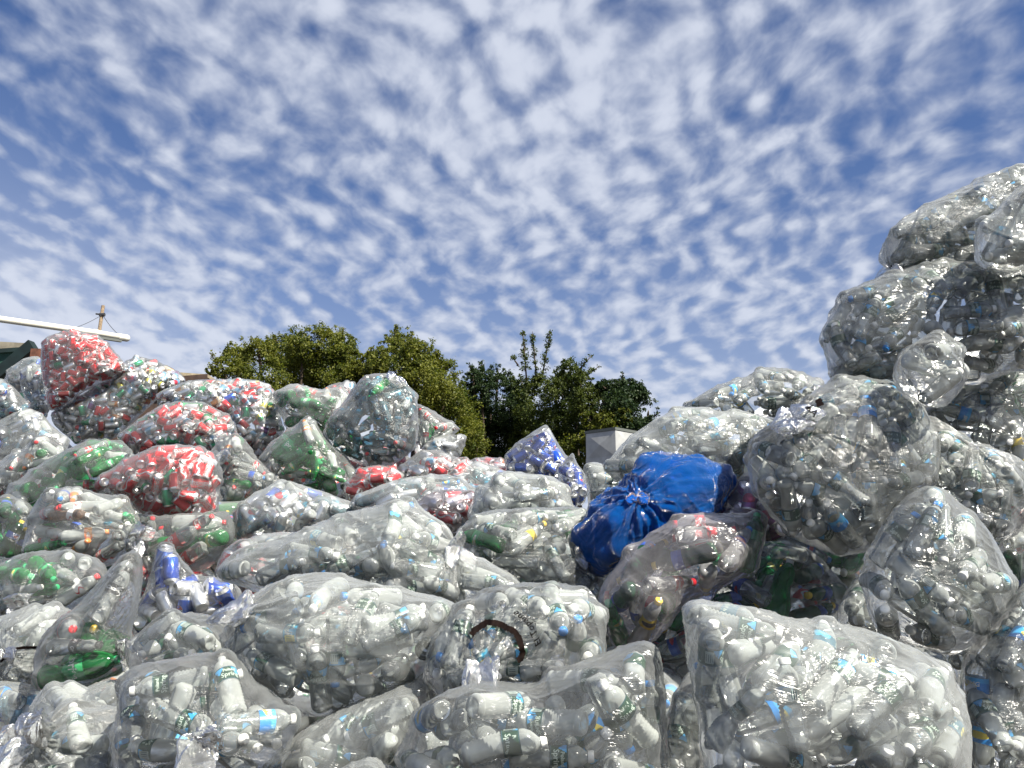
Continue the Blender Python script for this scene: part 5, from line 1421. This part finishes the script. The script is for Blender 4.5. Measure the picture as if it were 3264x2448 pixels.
tree(27, [(1022,812,18),(1045,815,22),(1075,808,24),(1100,830,20),(1040,850,34),(1085,860,38),(1060,900,44),(1008,850,28),(1018,900,34),(1105,890,36),(1112,940,40),(1050,950,48),(1090,960,48),(1030,1000,40)],
     'leaf_dark', 'narrow dark tree between the yellowish tree and the one with two spires', 26000, 3, sprays=[(1042,800,1040,782,6),(1020,800,1012,786,6)])
tree(25.5, [(1130,835,24),(1165,838,26),(1200,818,28),(1232,802,28),(1255,822,24),(1160,880,44),(1215,870,48),(1265,868,34),(1180,940,56),(1250,930,50),(1290,930,36),(1292,872,26),(1286,850,20),(1140,960,46),(1210,990,50),(1300,900,26),(1120,870,26)],
     'leaf_green', 'tall tree with two thin leafy spires above the peaked bag', 36000, 4, sprays=[(1138,830,1130,720,20),(1170,820,1188,722,17),(1160,830,1150,716,12),(1250,800,1278,768,10),(1262,815,1296,790,8),(1120,790,1106,770,9)])
tree(24, [(1300,836,14),(1322,842,24),(1350,845,26),(1375,852,24),(1335,880,34),(1375,885,34),(1400,895,18),(1350,920,38),(1395,925,26),(1320,950,40),(1370,960,40),(1415,915,10)],
     'leaf_dark', 'dark rounded tree at the right end of the row, above the sheet metal box', 26000, 5, sprays=[(1348,838,1344,806,8),(1308,840,1296,828,7),(1412,900,1424,892,6)])
tree(23, [(1275,905,20),(1310,910,22),(1345,900,20),(1300,950,36),(1250,985,40),(1330,960,30),(1200,1000,34),(1130,1000,34)],
     'leaf_olive', 'low yellow green tree in front of the dark ones, just behind the sheet metal box', 16000, 6)

# ------------------------------------------------------------------ marks on the bags
def on_bag(key, pts2, lift=0.006):
    """drop photograph points on to the front skin of a bag"""
    ob, org = BAGOBJ[key]
    me = ob.data
    P = np.empty(len(me.vertices) * 3, np.float32); me.vertices.foreach_get('co', P); P = P.reshape(-1, 3).astype(float) + org
    F = np.empty(len(me.polygons) * 3, np.int32); me.polygons.foreach_get('vertices', F); F = F.reshape(-1, 3)
    Pl = [tuple(p) for p in P]; Fl = [tuple(int(i) for i in f) for f in F]
    for ch in ob.children:
        if ch.name.startswith('knot') and key in ('c3', 'e4'):
            o_ = len(Pl); Pl += [tuple(np.array(v.co) + org) for v in ch.data.vertices]; Fl += [tuple(i + o_ for i in p.vertices) for p in ch.data.polygons]
    t = BVHTree.FromPolygons(Pl, Fl)
    out = []
    for (x, y) in pts2:
        d = Vector(ray(x, y)).normalized(); loc, n, i, dist = t.ray_cast(Vector(CAM), d)
        out.append(None if loc is None else loc - d * lift)
    return out
def film_text(key, txt, size, pos, ang, name='lettering', mat='black_ink', shear=0.0, curve=0.0):
    v, f = text_geo(txt, size, shear, 0.016 * size)
    ob, org = BAGOBJ[key]
    c, s = math.cos(ang), math.sin(ang); pts = []
    for x, y, _ in v:
        y2 = y + curve * x * x
        pts.append((pos[0] + x * c + y2 * s, pos[1] + x * s - y2 * c))
    q = on_bag(key, pts, 0.02)
    ok = [i for i in range(len(q)) if q[i] is not None]
    if len(ok) < len(q): print('lettering misses skin', key, txt)
    vs = [(p if p is not None else q[ok[0]]) for p in q]
    o = mesh_obj(name, vs, f, mat, parent=ob, origin=org); return o
film_text('e4', 'El Topaine', 31, (1688, 1996), math.radians(-127), curve=0.003)
film_text('c3', 'AA', 32, (2588, 1308), math.radians(52))
# dark arched strap over the knot of the lettered bag
arc = [(1502, 2024), (1512, 2009), (1530, 1998), (1550, 1984), (1575, 1985), (1600, 1993), (1622, 2004), (1640, 2013), (1652, 2030), (1660, 2055), (1666, 2080), (1660, 2100), (1648, 2105)]
bo, borg = BAGOBJ['e4']
def ribbon(key, arc, w, lift, seed, sub=6):
    rg = random.Random(seed); c = []
    for i in range(len(arc) - 1):
        for t_ in range(sub):
            f_ = t_ / sub; c.append((arc[i][0] * (1 - f_) + arc[i + 1][0] * f_, arc[i][1] * (1 - f_) + arc[i + 1][1] * f_))
    c.append(arc[-1]); pts = []
    for i, (x, y) in enumerate(c):
        a_, b_ = c[max(0, i - 2)], c[min(len(c) - 1, i + 2)]
        dx, dy = b_[0] - a_[0], b_[1] - a_[1]; L = math.hypot(dx, dy) or 1
        for k_ in (-1, -.33, .33, 1):
            ww = w * k_ * (1 + (rg.uniform(-.18, .22) if abs(k_) == 1 else 0)); pts.append((x - dy / L * ww, y + dx / L * ww))
    q = on_bag(key, pts, lift)
    last = next(p for p in q if p is not None)
    q2 = []
    for p in q:
        if p is not None: last = p
        q2.append(last)
    F_ = [(4 * i + k_, 4 * i + k_ + 1, 4 * i + k_ + 5, 4 * i + k_ + 4) for i in range(len(c) - 1) for k_ in range(3)]
    return q2, F_
mesh_obj('strap', *ribbon('e4', arc, 9.5, 0.012, 3), 'tie_brown', parent=bo, origin=borg, smooth=True)
# hanging strap of the shiny bag at the left, and the dark tab on the bow-knotted bag
for key, pts, w in (('d4', [(0, 2110), (12, 2100), (20, 2088), (38, 2072), (60, 2066), (90, 2064), (118, 2064)], 4.5), ('c3', [(2606, 1272), (2612, 1284), (2616, 1294)], 11)):
    bo, borg = BAGOBJ[key]; mesh_obj('strap', *ribbon(key, pts, w, 0.02, 4), 'tie_brown', parent=bo, origin=borg, smooth=True)
